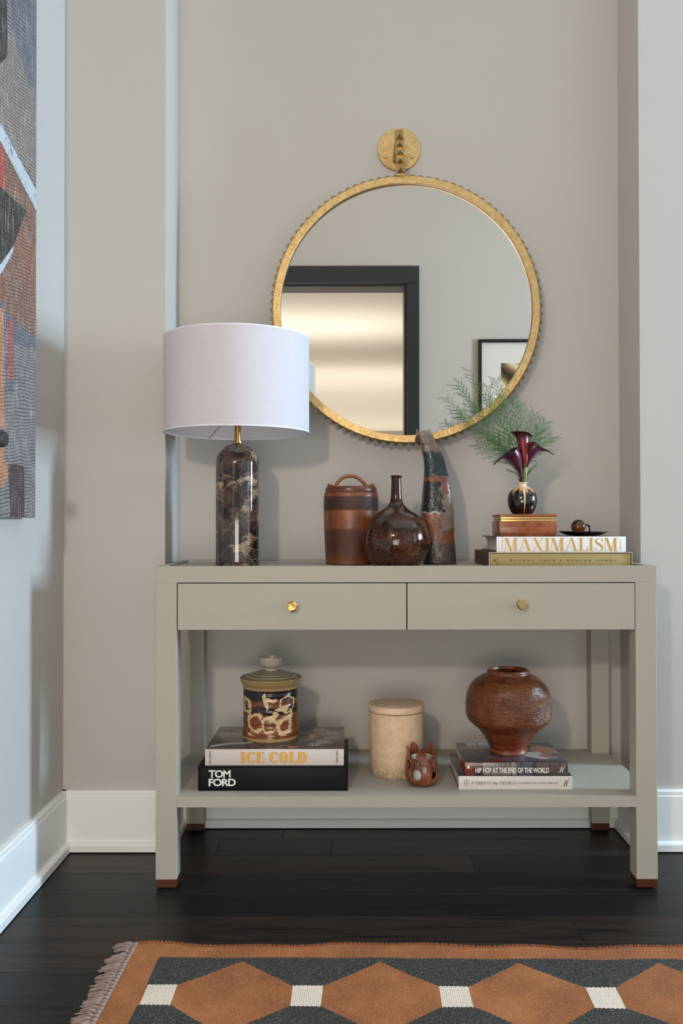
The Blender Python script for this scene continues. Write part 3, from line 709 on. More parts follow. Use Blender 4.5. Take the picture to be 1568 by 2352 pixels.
for v in bm.verts: v.co.y = Yg + (v.co.y - Yg) * .8; v.co.z += max(0, -(v.co.x - dc.x)) * .02
part('dish', bm, DKG, gls)
bc = at(1327.5, 1210.5, Yg - .02); bm = bmesh.new(); bmesh.ops.create_uvsphere(bm, u_segments=48, v_segments=32, radius=16.3 * sg); bmesh.ops.translate(bm, verts=bm.verts, vec=(bc.x, Yg - .02, max_top + .0058 + 16.3 * sg)); part('ball', bm, AMB, gls)
rc = at(1345.5, 1216, Yg + .012); bm = bmesh.new(); R1, R2 = 9.0 * sg, 2.1 * sg
for i in range(40):
    pass
pts = [Vector((rc.x + R1 * math.cos(a), Yg + .012, max_top + .0058 + R1 + R2 + R1 * math.sin(a))) for a in [2*pi*i/40 for i in range(41)]]
tube(bm, pts, R2, 12, False); bmesh.ops.remove_doubles(bm, verts=bm.verts, dist=1e-5); part('ring', bm, DKG, gls)

# ================================================================== CERAMICS ON THE TABLE TOP
def P2(cpx, Y, pairs, z_off=None):
    """(half-width px, image y) pairs -> (r, z)"""
    sc = mpp(Y); return [(r * sc, at(cpx, y, Y).z) for r, y in pairs]
# brown lidded crock
N = NT('brown_stoneware_bands'); x_, y_, z_ = N.xyz(); Yj = .237; zj = zt
def zb_(y): return at(806, y, Yj).z - zj
wob = N.math('MULTIPLY_ADD', N.noise(40, 2), .004, z_)
fac = N.math('DIVIDE', wob, .26)
LB, DBn = srgb(132, 72, 38), srgb(66, 37, 26)
stops = [(0, srgb(120, 66, 30)), (zb_(1293)/.26, srgb(56, 32, 18)), (zb_(1291)/.26, srgb(138, 78, 36)), (zb_(1284)/.26, srgb(120, 66, 32)), (zb_(1262)/.26, srgb(84, 45, 26)), (zb_(1217)/.26, srgb(92, 48, 30)), (zb_(1210)/.26, LB), (zb_(1173)/.26, srgb(144, 80, 42)), (zb_(1170)/.26, DBn), (zb_(1142)/.26, srgb(70, 41, 31)), (zb_(1139)/.26, srgb(142, 80, 46)), (zb_(1131)/.26, srgb(126, 70, 40))]
c = N.ramp(fac, [(max(p + .004, 0), q) for p, q in stops])
mot = N.noise(30, 5, .65, N.mapped((1, 1, .5)))
c = N.mix(N.math('MULTIPLY', N.ramp(mot, [(.35, (0, 0, 0, 1)), (.65, (1, 1, 1, 1))]), .6), c, srgb(52, 28, 16))
gro = N.n('ShaderNodeTexWave', wave_type='BANDS', bands_direction='Z', ins={'Vector': N.co(), 'Scale': 180.0, 'Distortion': 1.6, 'Detail': 2.0, 'Detail Scale': 8.0}).outputs[1]
inb = N.ramp(fac, [(0, (0, 0, 0, 1)), (zb_(1286)/.26, (1, 1, 1, 1)), (zb_(1214)/.26, (1, 1, 1, 1)), (zb_(1211)/.26, (.15, .15, .15, 1)), (zb_(1173)/.26, (.15, .15, .15, 1)), (zb_(1170)/.26, (1, 1, 1, 1)), (zb_(1141)/.26, (1, 1, 1, 1)), (zb_(1138)/.26, (.1, .1, .1, 1))])
hgt = N.math('ADD', N.math('MULTIPLY', gro, inb), N.math('MULTIPLY', N.noise(160, 3), .5))
N.set(Base_Color=c, Roughness=.33); N.bump(hgt, .45, .0009); CROCK = N.m
cx_ = at(806, 1200, Yj).x
crock = thing('lidded_crock', 'brown banded stoneware crock with arched lid handle beside the round flask', 'crock', (cx_, Yj, zj))
pr = P2(806, Yj, [(57.5, 1297), (58.5, 1293), (57.8, 1291), (58.5, 1288), (60, 1262), (61.6, 1230), (62.6, 1200), (63.2, 1170), (63, 1150), (62, 1137), (60.5, 1132), (58, 1131)])
pr[0] = (pr[0][0], zj); pr = [(0, zj)] + pr + [(.04, pr[-1][1] - .001)]
part('body', lathe(pr, cx_, Yj, 96), CROCK, crock, auto=.7)
CLID = simple('brown_glaze', srgb(96, 50, 28), .3, var=.35, vscale=30, bump=.2, bscale=90)
zl = lambda y: at(806, y, Yj).z
LID = part('lid', lathe(P2(806, Yj, [(0, 1131), (58.8, 1131), (59.6, 1128), (59.2, 1123), (58.2, 1120), (56, 1118.2), (30, 1118.5), (0, 1119)]), cx_, Yj, 96), CLID, crock, auto=.6)
sj = mpp(Yj); bm = bmesh.new(); hp = [(769, 1117.5), (775, 1107), (785, 1097), (796, 1092.5), (806, 1091.8), (817, 1094), (828, 1101), (837, 1110), (843, 1117.5)]
tube(bm, spline([at(a, b + 1.5, Yj) for a, b in hp], 5), 4.0 * sj, 14)
for px in (758.5, 853.5):
    c_ = at(px, 1115.5, Yj)
    tube(bm, [c_ + Vector((-.0085 if px < 800 else .008, 0, .0015)), c_ + Vector((0, 0, .001)), c_ + Vector((.008 if px < 800 else -.008, 0, -.002))], [.0030, .0046, .0036], 14)
part('handle', bm, simple('tan_glaze', srgb(138, 74, 36), .3, var=.3, vscale=60), LID)
# round flask
N = NT('speckled_tortoise_glaze'); x_, y_, z_ = N.xyz()
sp = N.n('ShaderNodeTexVoronoi', ins={'Vector': N.co(), 'Scale': 300.0}).outputs[0]
sp2 = N.ramp(N.noise(240, 4, .7), [(.52, (0, 0, 0, 1)), (.6, (1, 1, 1, 1))])
reg = N.ramp(N.noise(16, 4, .6, N.mapped((1, 1, 1.6))), [(.35, (0, 0, 0, 1)), (.65, (1, 1, 1, 1))])
low = N.ramp(N.math('DIVIDE', z_, .24), [(0, (1, 1, 1, 1)), (.3, (1, 1, 1, 1)), (.42, (.35, .35, .35, 1)), (1, (.2, .2, .2, 1))])
basec = N.mix(reg, srgb(20, 10, 7), srgb(58, 29, 15))
c = N.mix(N.math('MULTIPLY', sp2, N.math('MULTIPLY', low, .55)), basec, srgb(128, 72, 26))
N.set(Base_Color=c, Roughness=.09); N.set(**{'Coat_Weight': .1, 'Specular_IOR_Level': .42}); N.bump(N.noise(60, 3), .3, .002); FLASK = N.m
Yf_ = .125; fcx = at(910, 1200, Yf_).x
flask = thing('flask_vase', 'glossy tortoise-brown round flask with a slim neck, in front of the crock', 'vase', (fcx, Yf_, zt))
po = [(0, 1300), (48, 1300), (53, 1297.5), (61, 1289), (69, 1276), (74.5, 1259), (76.2, 1243), (75, 1226), (70, 1209), (60, 1193), (46, 1181), (30, 1170), (19.5, 1161), (14.5, 1152), (12.6, 1140), (11.8, 1120), (11.4, 1103), (11.5, 1098), (13, 1094.5), (13.2, 1093), (11.6, 1092.3), (9.5, 1093.5), (9, 1110), (9, 1150)]
pr = P2(910, Yf_, po); dz = zt - pr[0][1]; pr = [(r, max(z + (dz if i < 2 else 0), zt)) for i, (r, z) in enumerate(pr)]
pr = smooth_prof(pr, 6)
part('body', lathe([(r, max(z, zt)) for r, z in pr], fcx, Yf_, 128), FLASK, flask)
# tall curved horn-like vase
N = NT('patchwork_raku_glaze'); x_, y_, z_ = N.xyz(); nz = N.noise(34, 4, .6); nz2 = N.noise(18, 3, .6, N.mapped(loc=(4, 2, 7)))
zz_ = N.math('MULTIPLY_ADD', N.math('SUBTRACT', nz, .5), .035, z_)
zf = N.math('DIVIDE', zz_, .36)
TER, TEAL, GREY, BLK, ROSE = srgb(112, 62, 38), srgb(30, 46, 47), srgb(104, 88, 76), srgb(26, 25, 27), srgb(118, 72, 70)
Yh = .235
zh = lambda y: (at(1000, y, Yh).z - zt) / .36
left = N.ramp(zf, [(0, srgb(62, 54, 48)), (zh(1245), TER), (zh(1205), srgb(122, 68, 40)), (zh(1182), srgb(150, 146, 138)), (zh(1178), BLK), (zh(1112), srgb(20, 22, 26)), (zh(1106), TER), (zh(1096), TEAL), (zh(1042), srgb(30, 46, 47)), (zh(1040), GREY), (zh(1000), srgb(120, 106, 92))], 'CONSTANT')
rightc = N.ramp(zf, [(0, srgb(70, 58, 48)), (zh(1248), srgb(108, 60, 38)), (zh(1215), srgb(116, 100, 88)), (zh(1160), srgb(126, 104, 94)), (zh(1135), ROSE), (zh(1096), TEAL), (zh(1042), srgb(28, 42, 43)), (zh(1040), GREY)], 'CONSTANT')
xs_ = N.math('MULTIPLY_ADD', N.math('SUBTRACT', nz2, .5), .09, x_)
c = N.mix(N.math('GREATER_THAN', xs_, .006), left, rightc)
c = N.mix(N.math('MULTIPLY', N.ramp(N.noise(70, 5, .75), [(.52, (0, 0, 0, 1)), (.7, (1, 1, 1, 1))]), .55), c, srgb(44, 36, 32))
N.set(Base_Color=c, Roughness=.24); N.bump(N.noise(34, 4, .7, dist=.8), .8, .005); HORN = N.m
secs = [(1296, 969, 1049), (1280, 970, 1047), (1250, 971, 1045), (1215, 969, 1044), (1180, 964.5, 1042.5), (1150, 968, 1040), (1125, 969.5, 1037), (1100, 971, 1032.5), (1075, 972.5, 1026), (1050, 971, 1017), (1030, 966, 1008), (1010, 960, 999), (998, 956.5, 993), (990, 954, 988)]
hcx = at(1005, 1200, Yh).x
horn = thing('horn_vase', 'tall curved horn-shaped vase patched in teal, terracotta and black behind the flask', 'vase', (hcx, Yh, zt))
bm = bmesh.new(); rings = []; seg = 40; sh_ = mpp(Yh)
S2 = spline([(a, b, c_) for a, b, c_ in secs], 3)
for i, v in enumerate(S2):
    y, xl, xr = v; A_ = at(xl, y, Yh); B_ = at(xr, y, Yh); cxh = (A_.x + B_.x) / 2; rx = (B_.x - A_.x) / 2; z = max(A_.z, zt) if i else zt
    ry = min(rx * .85, .042); ring = []
    for k in range(seg):
        a = 2 * pi * k / seg; e = 1 + .05 * noise2(math.cos(a) * 1.7, math.sin(a) * 1.7, z * 26) + .02 * noise2(math.cos(a) * 5, math.sin(a) * 5, z * 90)
        zo = 0
        if i > len(S2) - 6: zo = (i - len(S2) + 6) / 6 * (.006 * math.cos(2 * a + .4) + .004 * math.sin(3 * a))
        sq = 1 / (abs(math.cos(a)) ** 3 + abs(math.sin(a)) ** 3) ** (1/3) * .96
        ring.append(bm.verts.new((cxh + rx * math.cos(a) * sq * (e if i > 1 else 1), Yh + ry * math.sin(a) * sq * e, z + zo)))
    rings.append(ring)
top = rings[-1]; ctr = Vector((sum(v.co.x for v in top), sum(v.co.y for v in top), 0)) / seg
for dzz, sc_ in ((-.001, .82), (-.03, .7)):
    rings.append([bm.verts.new((ctr.x + (v.co.x - ctr.x) * sc_ - (dzz * -.3 if dzz < -.01 else 0), ctr.y + (v.co.y - ctr.y) * sc_, v.co.z + dzz)) for v in top])
for A, B in zip(rings, rings[1:]):
    for k in range(seg): bm.faces.new((A[k], A[(k+1) % seg], B[(k+1) % seg], B[k]))
bm.faces.new(rings[0]); bm.faces.new(rings[-1])
part('body', bm, HORN, horn)

# ================================================================== SMALL VASE, CALLAS, FERN
Yv = .165; vcx = at(1199, 1146, Yv).x; sv = mpp(Yv)
N = NT('drip_glaze'); x_, y_, z_ = N.xyz(); ang = N.math('ARCTAN2', x_, N.math('MULTIPLY', y_, -1))
vh = at(1199, 1108, Yv).z - box_top
dr_ = N.noise(2.4, 1, .5, N.n('ShaderNodeCombineXYZ', ins={0: N.math('MULTIPLY', ang, 1.6), 1: 3.7, 2: 0.0}).outputs[0])
zr = N.math('DIVIDE', z_, vh)
edge = N.math('SUBTRACT', N.math('MULTIPLY_ADD', dr_, .6, .45), zr)     # >0 -> dark glaze
strk = N.math('SUBTRACT', 1.0, N.math('DIVIDE', N.math('ABSOLUTE', N.math('SUBTRACT', ang, -.02)), .075))
edge2 = N.math('SUBTRACT', edge, N.math('MAXIMUM', N.math('MULTIPLY', strk, .8), 0.0))
c = N.ramp(N.math('MULTIPLY_ADD', edge2, 1.2, .5), [(.34, srgb(222, 204, 172)), (.47, srgb(204, 164, 104)), (.54, srgb(120, 70, 30)), (.62, srgb(20, 12, 8))])
N.set(Base_Color=c, Roughness=.12); N.set(**{'Coat_Weight': .4}); DRIP = N.m
vase = thing('bud_vase', 'small round cream vase with black drip glaze on the marble box', 'vase', (vcx, Yv, box_top))
po = [(0, 1180), (20, 1180), (23, 1178.5), (28.5, 1171), (32.5, 1160), (33.8, 1148), (32, 1136), (26.5, 1127), (18, 1121), (11.5, 1117), (9.6, 1114), (10.6, 1111), (14, 1109), (14.2, 1108.2), (12, 1108), (9, 1110), (8, 1114), (8, 1140)]
pr = P2(1199, Yv, po); dz = box_top - pr[0][1]; n_ = len(pr)
pr = smooth_prof([(r, z + dz * max(0, 1 - i / 6)) for i, (r, z) in enumerate(pr)], 6)
part('body', lathe([(r, max(z, box_top)) for r, z in pr], vcx, Yv, 96), DRIP, vase)
vtop = at(1199, 1109, Yv).z
# calla lilies
N = NT('calla_spathe'); x_, y_, z_ = N.xyz()
st = N.noise(1.0, 3, .6, N.mapped((380, 380, 14)))
lw = N.noise(30, 2)
N.set(Base_Color=N.ramp(st, [(.3, srgb(46, 8, 24)), (.7, srgb(82, 20, 46))]), Roughness=.3); N.set(**{'Sheen_Weight': .2, 'Sheen_Tint': srgb(220, 150, 190)}); CAL_P = N.m
N = NT('calla_spathe_red'); x_, y_, z_ = N.xyz(); st = N.noise(1.0, 3, .6, N.mapped((380, 380, 14)))
zf = N.math('MULTIPLY', N.math('SUBTRACT', z_, 0.0), 1.0)
c = N.ramp(N.math('DIVIDE', z_, .13), [(.18, srgb(74, 84, 26)), (.34, srgb(70, 44, 14)), (.48, srgb(128, 12, 12)), (.85, srgb(116, 7, 16)), (1.0, srgb(50, 6, 12))])
N.set(Base_Color=N.mix(N.math('MULTIPLY', st, .2), c, srgb(50, 4, 10)), Roughness=.34); CAL_R = N.m
N = NT('calla_inner'); N.set(Base_Color=N.mix(N.noise(50), srgb(20, 3, 8), srgb(36, 6, 14)), Roughness=.4); CAL_IN = N.m
N = NT('calla_stem'); x_, y_, z_ = N.xyz(); N.set(Base_Color=N.ramp(N.noise(1.0, 3, .6, N.mapped((200, 200, 12))), [(.3, srgb(62, 84, 20)), (.7, srgb(124, 134, 48))]), Roughness=.35); CAL_S = N.m
def calla(label, mat_, mpts, mr, mouth_u, tip, tip_len, stem_pts, stem_r, stem_m, base, Yb, drop=.6, wscale=1.0, curl=.5):
    """mpts: tube centre points; mr: radii; mouth_u: wide axis of the opening; tip: direction of the point"""
    t = thing('calla_lily', label, 'flower', base)
    part('stem', tube(bmesh.new(), spline(stem_pts, 8), stem_r, 14), stem_m, t)
    C_ = spline(mpts, 7); n = len(C_); R = [Vector((r, 0, 0)) for r in mr]; RR = [v.x for v in spline([(r, 0, 0) for r in mr], 7)]
    seg = 40; bm = bmesh.new(); rings = []; tipv = Vector(tip).normalized(); wrap = .0
    for i, p in enumerate(C_):
        t_ = (C_[min(i+1, n-1)] - C_[max(i-1, 0)]).normalized(); u = Vector(mouth_u); u = (u - t_ * u.dot(t_)).normalized(); v = t_.cross(u)
        f = i / (n - 1); ring = []
        fl_ = max(0, (f - .62) / .38)
        for k in range(seg):
            a = 2 * pi * k / seg; d = u * math.cos(a) * wscale + v * math.sin(a)
            al = max(0, d.normalized().dot((tipv - t_ * tipv.dot(t_)).normalized() if (tipv - t_ * tipv.dot(t_)).length > .01 else tipv))
            op = max(0, -d.normalized().dot((tipv - t_ * tipv.dot(t_)).normalized()))
            q = p + d * RR[i] * (1 + .03 * math.sin(3 * a + 1))
            q += tipv * tip_len * (al ** 4) * fl_ ** 1.7                      # drawn-out point
            q += Vector((0, 0, -1)) * tip_len * curl * (al ** 8) * fl_ ** 5        # curling down
            q += d * .20 * RR[i] * fl_ ** 5 - t_ * RR[i] * drop * fl_ ** 4 * (1 - .6 * al)        # rolled rim
            q -= t_ * op ** 2 * RR[i] * .5 * fl_ ** 2
            ring.append(bm.verts.new(q))
        rings.append(ring)
    for A, B in zip(rings, rings[1:]):
        for k in range(seg): bm.faces.new((A[k], A[(k+1) % seg], B[(k+1) % seg], B[k]))
    bm.normal_update(); f0 = rings[2][0].link_faces[0]
    if f0.normal.dot(f0.calc_center_median() - C_[2]) < 0: bmesh.ops.reverse_faces(bm, faces=bm.faces)
    ob = part('spathe', bm, [mat_, CAL_IN], t, norec=True)
    m = ob.modifiers.new('thick', 'SOLIDIFY'); m.thickness = .0009; m.offset = -1; m.material_offset = 1; m.use_rim = True
    return t
base = Vector((vcx, Yv, vtop))
def a3(px, py, Y): return at(px, py, Y)
Bz = Vector((vcx, Yv, vtop))
calla('upright dark red calla lily, the middle and tallest of the three blooms', CAL_R, [a3(1203.5, 1078, Yv), a3(1203.5, 1066, Yv), a3(1203, 1050, Yv), a3(1202, 1030, Yv), a3(1200.5, 1010, Yv), a3(1199.5, 998, Yv), a3(1199.5, 990, Yv)], [3 * sv, 6.5 * sv, 10.5 * sv, 13.0 * sv, 13.5 * sv, 16.5 * sv, 18.5 * sv], (1, 0, 0), (-1, -.1, .0), .010, [Bz + Vector((.002, 0, -.012)), a3(1205, 1100, Yv), a3(1206, 1085, Yv), a3(1203.5, 1070, Yv)], .0046, CAL_S, Bz, Yv, drop=.25, curl=.4)
calla('purple calla lily arching to the left with its back to the room', CAL_P, [a3(1195.5, 1092, Yv - .012), a3(1193, 1080, Yv - .014), a3(1187, 1066, Yv - .018), a3(1180, 1052, Yv - .026), a3(1173, 1040, Yv - .032), a3(1166, 1032.5, Yv - .034)], [3.0 * sv, 7.5 * sv, 13.5 * sv, 20 * sv, 23 * sv, 23 * sv], (.75, .1, .6), (-1, -.1, -.35), .026, [Bz + Vector((-.003, -.002, -.012)), a3(1196, 1104, Yv - .006), a3(1196, 1092, Yv - .012)], [.0042] * 16 + [.004], CAL_P, Bz, Yv, drop=.35, wscale=.8)
calla('dark maroon calla lily bending right with a curled-down tip', CAL_P, [a3(1208.5, 1074, Yv + .006), a3(1211, 1062, Yv + .006), a3(1216, 1048, Yv + .004), a3(1222, 1035, Yv + .002), a3(1228, 1026, Yv), a3(1234, 1020.5, Yv)], [3.2 * sv, 7.0 * sv, 11.5 * sv, 16 * sv, 17 * sv, 15.0 * sv], (-.5, .2, .8), (1, 0, -.1), .036, [Bz + Vector((.004, .002, -.012)), a3(1205, 1098, Yv + .004), a3(1208.5, 1074, Yv + .006)], .0042, CAL_S, Bz, Yv, drop=.3, wscale=.8, curl=.35)
# asparagus fern sprays
FERN = simple('fern_green', srgb(66, 106, 46), .6, var=.35, vscale=30)
fern = thing('asparagus_fern', 'feathery green asparagus fern sprays rising behind the calla lilies', 'foliage', Bz)
rnd = random.Random(5)
ends = [(1072, 848, .30), (1045, 882, .27), (1043, 940, .24), (1050, 955, .31), (1092, 1020, .22), (1116, 905, .30), (1136, 868, .33), (1150, 905, .25), (1178, 905, .32), (1196, 925, .27), (1226, 950, .24), (1252, 968, .22), (1266, 1002, .20), (1240, 985, .26), (1105, 985, .28), (1075, 925, .32), (1128, 1010, .24)]
def twig(bm, p, d, L, depth):
    d = d.normalized(); q = p + d * L * .5 + Vector((0, 0, .04 * L * rnd.uniform(-1, 1))); e = p + d * L + Vector((0, 0, -.05 * L))
    tube(bm, [p, q, e], [.00055, .00048, .00025] if depth else [.0007, .0006, .0004], 3, False)
    if depth < 1:
        n = max(3, int(L / .0052))
        for i in range(n):
            f = (i + .6) / n; b = p.lerp(e, f); sgn = 1 if i % 2 else -1
            sd = d.cross(Vector((rnd.uniform(-.5, .5), 1, rnd.uniform(-.3, .3)))).normalized() * sgn
            twig(bm, b, (d * .95 + sd * rnd.uniform(.35, .7) + Vector((0, rnd.uniform(-.35, .35), 0))), rnd.uniform(.006, .013) * (1.1 - .4 * f), depth + 1)
for (px, py, Y) in ends:
    e = at(px, py, Y); s0 = Bz + Vector((rnd.uniform(-.004, .006), rnd.uniform(0, .005), -.01))
    m1 = s0.lerp(e, .33) + Vector((-(e.x - s0.x) * .14, 0, .018)); m2 = s0.lerp(e, .7) + Vector((-(e.x - s0.x) * .05, 0, .012))
    pth = spline([s0, m1, m2, e], 12); bm = bmesh.new()
    tube(bm, pth, [.0010 - .0007 * i / (len(pth) - 1) for i in range(len(pth))], 4, False)
    for i in range(12, len(pth) - 1):
        f = i / (len(pth) - 1); tg = (pth[i+1] - pth[i-1]).normalized(); sgn = 1 if i % 2 else -1
        sd = Vector((-tg.z, 0, tg.x)) * sgn
        twig(bm, pth[i], tg * .8 + sd * rnd.uniform(.4, .75) + Vector((0, rnd.uniform(-.5, .3), 0)), rnd.uniform(.020, .044) * (1.15 - .6 * f) + .006, 0)
    part('frond', bm, FERN, fern)
for pts in ([(1197, 1104), (1188, 1090), (1176, 1083), (1163, 1080)], [(1199, 1104), (1190, 1082), (1180, 1072), (1160, 1062)], [(1209, 1104), (1212, 1086), (1220, 1076), (1231, 1069)], [(1208, 1104), (1211, 1092), (1214, 1086), (1218, 1081)]):
    pth = spline([at(a, b, Yv + .012) for a, b in pts], 7); bm = bmesh.new(); tube(bm, pth, .0006, 4, False)
    for i in range(5, len(pth) - 1):
        tg = (pth[i+1] - pth[i-1]).normalized(); sgn = 1 if i % 2 else -1
        twig(bm, pth[i], tg + Vector((-tg.z, 0, tg.x)) * sgn * .5, rnd.uniform(.006, .012), 1)
    part('frond', bm, FERN, fern)

# ================================================================== LOWER SHELF
TXW = simple('off_white_print', srgb(222, 220, 214), .6, var=.01)
BLKC = simple('black_case_cloth', srgb(13, 13, 14), .5, var=.2, vscale=60, bump=.1, bscale=500, **{'Specular_IOR_Level': .2})
Yb1 = .046
tb, x0, x1, z0, z1 = slip('book', 'large black slipcased book under the grey spined book on the lower shelf', Yb1, 454.5, 798.5, 1760, 1813, .283, BLKC, simple('black_spine_cloth', srgb(14, 15, 15), .55, var=.15, vscale=70, **{'Specular_IOR_Level': .2}), ZS, wall=.003, inset=.001)
st_ = mpp(Yb1)
YY = Yb1 + .001
o_, w_, h_ = on_front(479, 529.5, 1768.7, 1786.5, YY); sans('TOM', o_, FX, FZ, FN, w_, h_, TXW, tb, .03, .0003, gap=.88)
o_, w_, h_ = on_front(479, 541.5, 1788.2, 1806, YY); sans('FORD', o_, FX, FZ, FN, w_, h_, TXW, tb, .03, .0003, gap=.88)
tf_top = z1
# grey-pink spined book
ICES = NT('croc_embossed_cover'); vv = ICES.n('ShaderNodeTexVoronoi', feature='DISTANCE_TO_EDGE', ins={'Vector': ICES.mapped((1, 1, .8)), 'Scale': 130.0, 'Randomness': .55}).outputs[0]
xm_ = ICES.ramp(ICES.math('ADD', ICES.xyz()[0], .5), [(.55, (0, 0, 0, 1)), (.66, (1, 1, 1, 1))])
ICES.set(Base_Color=ICES.mix(ICES.math('MULTIPLY', ICES.ramp(vv, [(0, (1, 1, 1, 1)), (.05, (0, 0, 0, 1))]), .12), srgb(206, 194, 188), srgb(176, 164, 156)), Roughness=.4); ICES.bump(ICES.math('MULTIPLY', ICES.ramp(vv, [(0, (0, 0, 0, 1)), (.1, (1, 1, 1, 1))]), xm_), .3, .001); ICES = ICES.m
N = NT('grey_brown_glossy_cover'); v = N.mapped((1, 1.3, 1)); nn = N.noise(11, 3, .5, v, .5)
c = N.ramp(nn, [(.3, srgb(62, 52, 46)), (.6, srgb(88, 76, 68)), (.75, srgb(112, 98, 90))])
N.set(Base_Color=c, Roughness=.12); COVB = N.m
Yb2 = .052
ib, x0, x1, z0, z1 = book('book', 'grey-pink book with gold title under the patterned lidded jar', Yb2, 470.6, 789.5, 1721, 1759, .255, ICES, COVB, tf_top, inset=.003)
GLEAM = simple('gold_foil', srgb(226, 176, 92), .3, .7, var=.12, vscale=120)
P_, pw_, ph_ = serif_text('ICE COLD', .33, .06, .07, .05)
o_, w_, h_ = on_front(552.5, 706, 1727, 1753, Yb2)
EMB_SHADE = simple('emboss_shadow', srgb(168, 146, 128), .5, var=.05)  # darker offset letter copy, shade round the title put into the colour
lay(P_, pw_, ph_, o_ + Vector((-.0009, 0, .0005)), FX, FZ, FN, w_, h_, .00015, 'relief_paint', EMB_SHADE, ib)
lay(P_, pw_, ph_, o_, FX, FZ, FN, w_, h_, .0004, 'lettering', GLEAM, ib)
INK = simple('dark_ink', srgb(40, 36, 34), .6, var=.05); si = mpp(Yb2)
sans('VIKKI TOBACK', at(484.5, 1755.5, Yb2), (0, 0, 1), (-1, 0, 0), FN, 31 * si, 4.6 * si, INK, ib, .012, .0003)
sans('TASCHEN', at(776.5, 1754, Yb2), (0, 0, 1), (-1, 0, 0), FN, 29 * si, 5 * si, INK, ib, .01, .0003)
ice_top = z1
# printed jewels on the cover: a beaded chain left and right, small gold label, white title dots
SIL = simple('printed_silver', srgb(196, 188, 184), .4, var=.2, vscale=200); GLB = simple('printed_gold_label', srgb(176, 148, 92), .4, var=.05); PCH = simple('printed_peach', srgb(176, 112, 84), .4, var=.1)
def dot(bm, x, y, rx, ry, z, n=8, h=.00025): prism(bm, [Vector((x + rx * math.cos(2*pi*i/n), y + ry * math.sin(2*pi*i/n), z)) for i in range(n)], (0, 0, 1), h)
bm = bmesh.new()
for r0, cnt, (xa, ya), (xb, yb) in ((.003, 22, (x0 + .012, Yb2 + .028), (x0 + .115, Yb2 + .075)), (.003, 22, (x0 + .010, Yb2 + .036), (x0 + .108, Yb2 + .085)), (.0028, 16, (x0 + .012, Yb2 + .235), (x0 + .10, Yb2 + .19)), (.0028, 14, (x0 + .015, Yb2 + .226), (x0 + .09, Yb2 + .182))):
    for i in range(cnt):
        f = i / (cnt - 1); dot(bm, xa + (xb - xa) * f, ya + (yb - ya) * f + .006 * math.sin(f * 5), r0, r0 * 1.2, z1, 6)
for (cxx, cyy, rr) in ((x1 - .078, Yb2 + .05, .014), (x1 - .056, Yb2 + .078, .016), (x1 - .068, Yb2 + .215, .018), (x1 - .035, Yb2 + .175, .015)):
    for i in range(16):
        a = 2 * pi * i / 16; dot(bm, cxx + rr * math.cos(a), cyy + rr * 1.1 * math.sin(a), .0022, .0022, z1, 5); dot(bm, cxx + rr * .5 * math.cos(a), cyy + rr * .55 * math.sin(a), .0026, .0022, z1, 4)
for i in range(7):
    for j in range(3 + i % 2): dot(bm, x1 - .055 + i * .0065, Yb2 + .115 + j * .006, .0016, .0024, z1, 4)
part('cover_print', bm, SIL, ib, False, kind='stuff')
bm = bmesh.new(); prism(bm, [Vector((x0 + .262, Yb2 + .118, z1)), Vector((x0 + .279, Yb2 + .118, z1)), Vector((x0 + .279, Yb2 + .165, z1)), Vector((x0 + .264, Yb2 + .165, z1))], (0, 0, 1), .0003); part('cover_label', bm, GLB, ib, False)
bm = bmesh.new(); dot(bm, x0 + .226, Yb2 + .022, .013, .012, z1, 16); part('cover_print', bm, PCH, ib, False)
# patterned lidded jar
Yc = .195; jcx = at(622, 1640, Yc).x; sc_ = mpp(Yc)
N = NT('sgraffito_glaze'); x_, y_, z_ = N.xyz(); ang = N.math('ARCTAN2', x_, N.math('MULTIPLY', y_, -1))
U_ = N.math('MULTIPLY', ang, .075)
# pushed about by noise so that the brushwork looks hand drawn
q1 = N.math('MULTIPLY', N.math('SUBTRACT', N.noise(26, 2), .5), .034); q2 = N.math('MULTIPLY', N.math('SUBTRACT', N.noise(26, 2, .5, N.mapped(loc=(9, 9, 9))), .5), .034)
Uq = N.math('ADD', U_, q1); Zq = N.math('ADD', z_, q2); brush = N.math('MULTIPLY', N.math('SUBTRACT', N.noise(1.0, 3, .6, N.mapped((60, 60, 420))), .5), .020)
mask = None
def px2(px, py): 
    return (math.asin(max(-1, min(1, (px - 622) / 64))) * .075, at(622, py, Yc).z - ice_top)
def ringm(px, py, R, w_):
    global mask
    u0, z0_ = px2(px, py); d = N.math('SQRT', N.math('ADD', N.math('POWER', N.math('SUBTRACT', Uq, u0), 2.0), N.math('POWER', N.math('SUBTRACT', Zq, z0_), 2.0)))
    m_ = N.math('LESS_THAN', N.math('ABSOLUTE', N.math('SUBTRACT', d, R)), N.math('ADD', brush, w_)); mask = m_ if mask is None else N.math('MAXIMUM', mask, m_)
def blob(px, py, rx, ry):
    global mask
    u0, z0_ = px2(px, py); d = N.math('ADD', N.math('POWER', N.math('DIVIDE', N.math('SUBTRACT', Uq, u0), rx), 2.0), N.math('POWER', N.math('DIVIDE', N.math('SUBTRACT', Zq, z0_), ry), 2.0))
    m_ = N.math('LESS_THAN', N.math('ADD', d, N.math('MULTIPLY', brush, 60.0)), 1.0); mask = N.math('MAXIMUM', mask, m_)
ringm(592, 1648, .019, .0048); ringm(624, 1652, .021, .0036); ringm(659, 1655, .020, .0062); ringm(571, 1612, .016, .0058); ringm(664, 1608, .022, .0030)
blob(613, 1600, .007, .026); blob(628, 1597, .014, .007); blob(654, 1617, .020, .008); blob(636, 1632, .007, .014); blob(583, 1678, .016, .008); blob(626, 1680, .016, .003); blob(672, 1634, .008, .012); blob(578, 1640, .006, .02)
